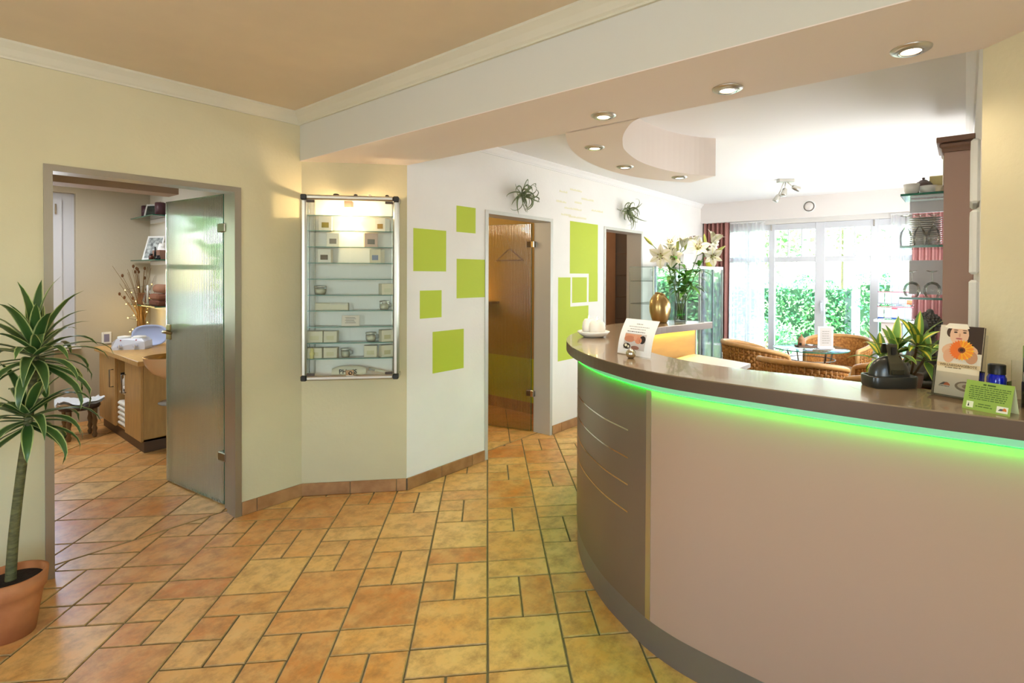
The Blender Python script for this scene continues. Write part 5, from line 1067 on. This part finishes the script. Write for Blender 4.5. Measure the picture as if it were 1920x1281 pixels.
for (c, lb, da) in chs:
    if c0 is None: c0 = tub_chair((c[0], c[1], 0), facing(c) + da, lb)
    else: dup(c0, (c[0], c[1], 0), facing(c) + da, lb)
t = thing('glass_table', 'round glass table on thin dark metal legs among the wicker chairs', 'table', (TX, TY, 0))
MB().lathe([(0, .728), (.372, .728), (.376, .731), (.376, .737), (.372, .74), (0, .74)], 56).build('table_top', GREENG, t); MB().lathe([(.3755, .729), (.378, .731), (.378, .737), (.3755, .739)], 56).build('glass_edge', GEDGE, t)
for k in range(4):
    a = PI / 4 + PI / 2 * k; MB().tube(spline([(.27 * math.cos(a), .27 * math.sin(a), .728), (.20 * math.cos(a), .20 * math.sin(a), .5), (.12 * math.cos(a), .12 * math.sin(a), .36), (.2 * math.cos(a), .2 * math.sin(a), .15), (.27 * math.cos(a), .27 * math.sin(a), 0)], 4), .009, 8).build('leg', STEELD, t)
MB().tube([(.24 * math.cos(a), .24 * math.sin(a), .62) for a in [2 * PI * i / 32 for i in range(33)]], .006, 6, False).build('leg_ring', STEELD, t)
t = thing('tray', 'dark rectangular tray on the glass table', 'tray', (6.25, 1.36, .74), R(-52)); MB().box(-.10, .10, -.05, .05, 0, .012, .003).build('base', WOODD, t); b = MB()
for q in ((-.1, .1, -.05, -.043), (-.1, .1, .043, .05), (-.1, -.093, -.05, .05), (.093, .1, -.05, .05)): b.box(q[0], q[1], q[2], q[3], .01, .024)
b.build('rim', WOODD, t)
t = thing('incense_house', 'little brown pottery hut with a pointed roof on the dark tray', 'ornament', (6.235, 1.40, .752)); MB().lathe([(0, 0), (.036, 0), (.038, .05), (.034, .075), (.036, .078), (.024, .095), (.008, .112), (.006, .13), (0, .135)], 18).build('hut', mat('brown_pottery', 'a87a55', .6), t); MB().box(-.039, -.03, -.012, .012, .01, .04).build('doorway', BLACKP, t)
t = thing('sugar_bowl', 'small white bowl on the dark tray', 'bowl', (6.27, 1.32, .752)); MB().lathe([(0, 0), (.018, 0), (.03, .02), (.028, .022), (.015, .005), (0, .004)], 20).build('bowl', WHITEC, t); MB().ball((0, 0, .016), .018, 10, 6, (1, 1, .5)).build('contents', WHITE, t)
t = thing('menu_holder', 'grey printed menu card in a white stand on the glass table', 'card holder', (6.33, 1.17, .74), R(-52)); b = MB(); b.box(-.095, .07, -.004, .004, 0, .235, .001); b.box(-.095, .07, -.04, .04, 0, .006, .001); b.build('stand', WHITE, t); MB().box(-.075, .055, -.0055, -.004, .02, .225).build('menu_card', P_('a9a098'), t); lines(t, 'menu_lines', P_('7d766e'), [(-.05, .03, .18 - .025 * k, .006) for k in range(6)], 2, -.0055)
# display showcase with a mirrored back
VW = mat('showcase_white', 'eceae6', .35); MIR = mat('mirror', 'dfe8e4', .03, 1)
t = thing('glass_showcase', 'wide glass showcase with white top and mirrored back in the lounge corner', 'showcase', (0, 0, 0)); xa, xb, ya, yb = 6.0, 7.22, 2.63, 3.04
MB().box(xa, xb, ya, yb, 1.60, 1.64, .004).build('top_board', VW, t); MB().box(xa, xb, ya, yb, 0, .10, .004).build('plinth', VW, t); MB().box(xa, 6.855, yb - .012, yb, .1, 1.6).build('mirror_back', MIR, t)
for x in (xa + .002, 6.42, xb - .02): MB().box(x, x + .012, ya, ya + .014, .1, 1.6).build('post', ALU, t)
MB().box(6.84, 6.872, ya - .002, ya + .02, .1, 1.6, .002).build('lock_post', mat('grey_post', '6a7074', .3), t)
for x0_, x1_ in ((xa + .014, 6.418), (6.434, 6.838), (6.874, xb - .022)): MB().box(x0_, x1_, ya + .004, ya + .009, .1, 1.6).build('glass_door', CLEAR, t)
for z in (.5, .85, 1.2): MB().box(xa + .02, xb - .02, ya + .03, yb - .02, z, z + .008).build('glass_shelf', GREENG, t)
MB().box(xb - .012, xb - .002, ya + .02, yb - .01, .1, 1.6).build('side_panel', CLEAR, t)
for x in (6.45, 6.88): MB().box(x, x + .03, ya - .004, ya + .004, 1.55, 1.585, .002).build('hinge', STEELD, t)
for i, (x, z, m, h, r_) in enumerate(((6.2, .858, WHITE, .14, .04), (6.6, .858, PK[1], .1, .05), (6.95, .858, WHITE, .18, .035), (6.3, 1.208, PK[0], .12, .04), (7.05, 1.208, WHITE, .1, .045), (6.7, 1.208, PK[3], .16, .035), (7.1, .508, WHITE, .2, .04))):
    o = MB().lathe([(0, 0), (r_, 0), (r_, h * .7), (r_ * .5, h * .8), (r_ * .5, h), (0, h)], 16).build('cosmetic_jar', m, None, (x, 2.84, z)); tag(o, ('squat white jar', 'low cream jar', 'tall white bottle', 'cream bottle', 'small white jar', 'grey bottle', 'tallest white bottle')[i] + ' inside the mirrored showcase, ' + ('first bay', 'middle bay', 'last bay', 'first bay above', 'last bay above', 'middle bay above', 'last bay below')[i], 'jar', 'jars in the mirrored showcase')
t = thing('glass_cabinet', 'narrow all-glass cabinet with a white back left of the showcase', 'showcase', (0, 0, 0)); xa, xb, ya, yb = 5.36, 5.93, 2.74, 3.05
MB().box(xa, xb, ya, yb, 0, .08, .004).build('plinth', VW, t); b = MB(); b.box(xa, xb, ya, ya + .006, .08, 1.62); b.box(xa, xa + .006, ya, yb, .08, 1.62); b.box(xb - .006, xb, ya, yb, .08, 1.62); b.box(xa, xb, ya, yb, 1.612, 1.62); b.build('glass_walls', GREENG, t)
for z in (.45, .82, 1.19, 1.45): MB().box(xa + .01, xb - .01, ya + .01, yb - .01, z, z + .007).build('glass_shelf', GREENG, t)
for x in (xa, xb): MB().box(x - .003, x + .006, ya - .002, ya + .008, .08, 1.62).build('edge_profile', ALU, t)
t = thing('orchid_pot', 'yellow green pot with a white orchid on top of the showcase', 'plant', (6.90, 2.70, 1.64)); MB().lathe([(0, 0), (.045, 0), (.062, .10), (.057, .10), (.05, .08), (0, .08)], 22).build('pot', mat('yellow_green_pot', 'c9c43a', .35), t); MB().tube(spline([(0, 0, .08), (.01, 0, .2), (.05, -.04, .3)], 4), .004, 6).build('stem', LST, t)
for k in range(4): flower(t, (.02 + .012 * k, -.01 - .012 * k, .18 + .045 * k), (-.8, -.5, .1 * k - .1), .62, 1.25)
for k in range(3):
    a = 2 * k; MB().leaf([(0, 0, .09), (.04 * math.cos(a), .04 * math.sin(a), .12), (.09 * math.cos(a), .09 * math.sin(a), .11)], [.01, .022, .002]).build('leaf', LLF, t)
t = thing('white_box', 'white storage box on top of the showcase behind the lilies', 'box', (6.28, 2.82, 1.64)); MB().box(-.14, .14, -.09, .09, 0, .13, .004).build('box', WHITE, t); MB().box(-.145, .145, -.095, .095, .12, .15, .004).build('lid', VW, t)
# brochure stand by the window
t = thing('brochure_stand', 'white two-tier leaflet stand on a white column by the right curtain', 'stand', (0, 0, 0)); MB().box(7.12, 7.34, .44, .83, .995, 1.02, .003).build('shelf_board', WHITE, t); MB().box(7.18, 7.32, .56, .76, 0, .995, .003).build('column', mat('stand_column', 'd2c6c0', .5), t); MB().box(7.16, 7.34, .53, .79, 0, .03, .004).build('base', WHITE, t)
b = MB(); b.box(7.30, 7.31, .45, .80, 1.02, 1.37); b.box(7.22, 7.30, .45, .80, 1.19, 1.195); b.box(7.21, 7.215, .45, .80, 1.19, 1.215); b.box(7.17, 7.175, .45, .80, 1.02, 1.05); b.box(7.17, 7.31, .45, .80, 1.02, 1.025); b.build('rack', ACR, t)
for z, nm in ((1.20, 'upper'), (1.03, 'lower')):
    MB().box(7.22 if nm == 'upper' else 7.18, 7.224 if nm == 'upper' else 7.184, .45, .80, z + .135, z + .147).build('rail', P_('a5707c'), t)
    for k in range(5):
        y = .765 - .067 * k; x = 7.23 if nm == 'upper' else 7.19; lb = '%s leaflet in the %s tier of the leaflet stand' % (('leftmost', 'second', 'middle', 'fourth', 'rightmost')[k], nm)
        l = thing('leaflet', lb, 'leaflet', (x, y, z), 0, 'leaflets in the white stand'); MB().box(0, .004, -.029, .029, 0, .14 if nm == 'upper' else .13).build('sheet', P_('c9c6d0' if (k + (nm == 'upper')) % 2 else 'dcd9de'), l)
        if nm == 'lower' and k in (0, 2): MB().box(-.0006, 0, -.029, .029, .0, .018).build('printed_foot', P_('2f62b8'), l)
        if nm == 'lower' and k == 2: MB().box(-.0006, 0, -.029, .029, .115, .13).build('printed_header', P_('c2475a'), l)
        if nm == 'upper' and k == 4: MB().box(-.0006, 0, -.029, .02, .0, .05).build('printed_photo', P_('d8845a'), l)
        b = MB()
        for q in range(4): b.box(-.0006, 0, -.02, .018, .05 + .016 * q, .055 + .016 * q)
        b.build('printed_lines', P_('9a98a8'), l)

# ------------------------------------------------------------------ garden beyond the window
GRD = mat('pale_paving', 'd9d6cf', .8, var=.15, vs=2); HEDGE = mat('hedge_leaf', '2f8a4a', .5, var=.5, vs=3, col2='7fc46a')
struct(MB().box(7.95, 40, -14, 22, -.2, -.05).build('ground', GRD)); struct(MB().box(-60, 60, -60, 60, -.5, -.21).build('ground', GRD))
tag(MB().box(9.6, 11.6, -4, 1.75, -.05, -.035).build('lawn', mat('lawn_green', '7d9a5a', .9, var=.4, vs=6, bump=.5, bs=60)), 'patch of lawn in front of the right hedge', 'lawn')
def foliage(mb, c, r, n, rnd, s=.06, shell=.75):
    for _ in range(n):
        d = Vector((rnd.gauss(0, 1), rnd.gauss(0, 1), rnd.gauss(0, 1))).normalized(); k = rnd.uniform(shell, 1.05); p = Vector(c) + Vector((d.x * r[0], d.y * r[1], d.z * r[2])) * k
        u = Vector((rnd.gauss(0, 1), rnd.gauss(0, 1), rnd.gauss(0, 1))).normalized(); w = u.orthogonal().normalized(); q = s * rnd.uniform(.6, 1.3)
        mb.add([tuple(p - u * q), tuple(p + w * q * .5), tuple(p + u * q), tuple(p - w * q * .5)], [(0, 1, 2, 3)], False)
def hedge(label, x, y0, y1, h, d, n, seed):
    r = random.Random(seed); t = thing('hedge', label, 'hedge', (0, 0, -.05)); b = MB()
    for _ in range(n):
        y = r.uniform(y0, y1); z = r.uniform(0, h) ** 1.0; top = h + .12 * math.sin(y * 5) + .08 * math.sin(y * 11); z = r.random() * top; xx = x + (r.random() - .5) * d * (1 if r.random() < .3 else .2) - (d / 2 if r.random() < .6 else 0)
        if r.random() < .2: z = top; xx = x - d / 2 + r.random() * d
        u = Vector((r.gauss(0, 1), r.gauss(0, 1), r.gauss(0, 1))).normalized(); w = u.orthogonal().normalized(); q = r.uniform(.025, .06); p = Vector((xx, y, z)); b.add([tuple(p - u * q), tuple(p + w * q * .55), tuple(p + u * q), tuple(p - w * q * .55)], [(0, 1, 2, 3)], False)
    b.build('leaves', HEDGE, t, kind='stuff'); MB().box(x - d * .35, x + d * .4, y0 + .05, y1 - .05, 0, h - .15).build('twigs', mat('hedge_shade', '27502e', .9), t); return t  # solid core; its dark green stands for the shade inside the hedge
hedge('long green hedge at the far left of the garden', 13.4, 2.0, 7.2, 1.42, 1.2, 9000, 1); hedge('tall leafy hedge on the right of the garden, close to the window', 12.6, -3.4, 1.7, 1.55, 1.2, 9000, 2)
TRL = mat('tree_leaf', '6aa552', .5, var=.5, vs=2, col2='b4d68a')
for x, y, z, r_, lb, sd in ((17.5, 5.3, 3.0, 1.5, 'loose green tree beyond the left hedge', 3), (24, 3.9, 4.2, 2.0, 'bluish green tree behind the garden in the middle', 4), (21, .2, 3.9, 1.5, 'thin pale tree beyond the right hedge', 5), (17, 11.0, 3.0, 1.8, 'dense shrub tree at the far left beyond the garden', 6)):
    r = random.Random(sd); t = thing('tree', lb, 'tree', (x, y, -.05)); b = MB(); foliage(b, (0, 0, z), (r_, r_ * 1.1, r_), 1600, r, .13, .35); b.build('crown', TRL, t, kind='stuff'); MB().tube([(0, 0, 0), (.05, 0, z * .5), (0, 0, z)], [.07, .05, .03], 9).build('trunk', BARK, t)
t = thing('tree', 'green tree outside the treatment room window, seen only as a reflection', 'tree', (-2.4, 10.8, -.2)); r = random.Random(17); b = MB(); foliage(b, (0, 0, 2.5), (2.6, 1.2, 2.4), 5200, r, .17, .2); b.build('crown', TRL, t, kind='stuff'); MB().tube([(0, 0, 0), (0, 0, 2.2)], [.1, .06], 8).build('trunk', BARK, t)
t = thing('garden_bush', 'low white flowering bush beside the paving left of the window', 'bush', (10.6, 3.0, -.05)); r = random.Random(8); b = MB(); foliage(b, (0, 0, .35), (.5, .6, .4), 900, r, .05, .5); b.build('leaves', HEDGE, t, kind='stuff'); MB().tube([(0, 0, 0), (0, 0, .3)], .03, 7).build('stem', BARK, t)
for o in list(bpy.data.objects):
    if o.type == 'MESH' and o.name.startswith('tmp'): bpy.data.objects.remove(o)
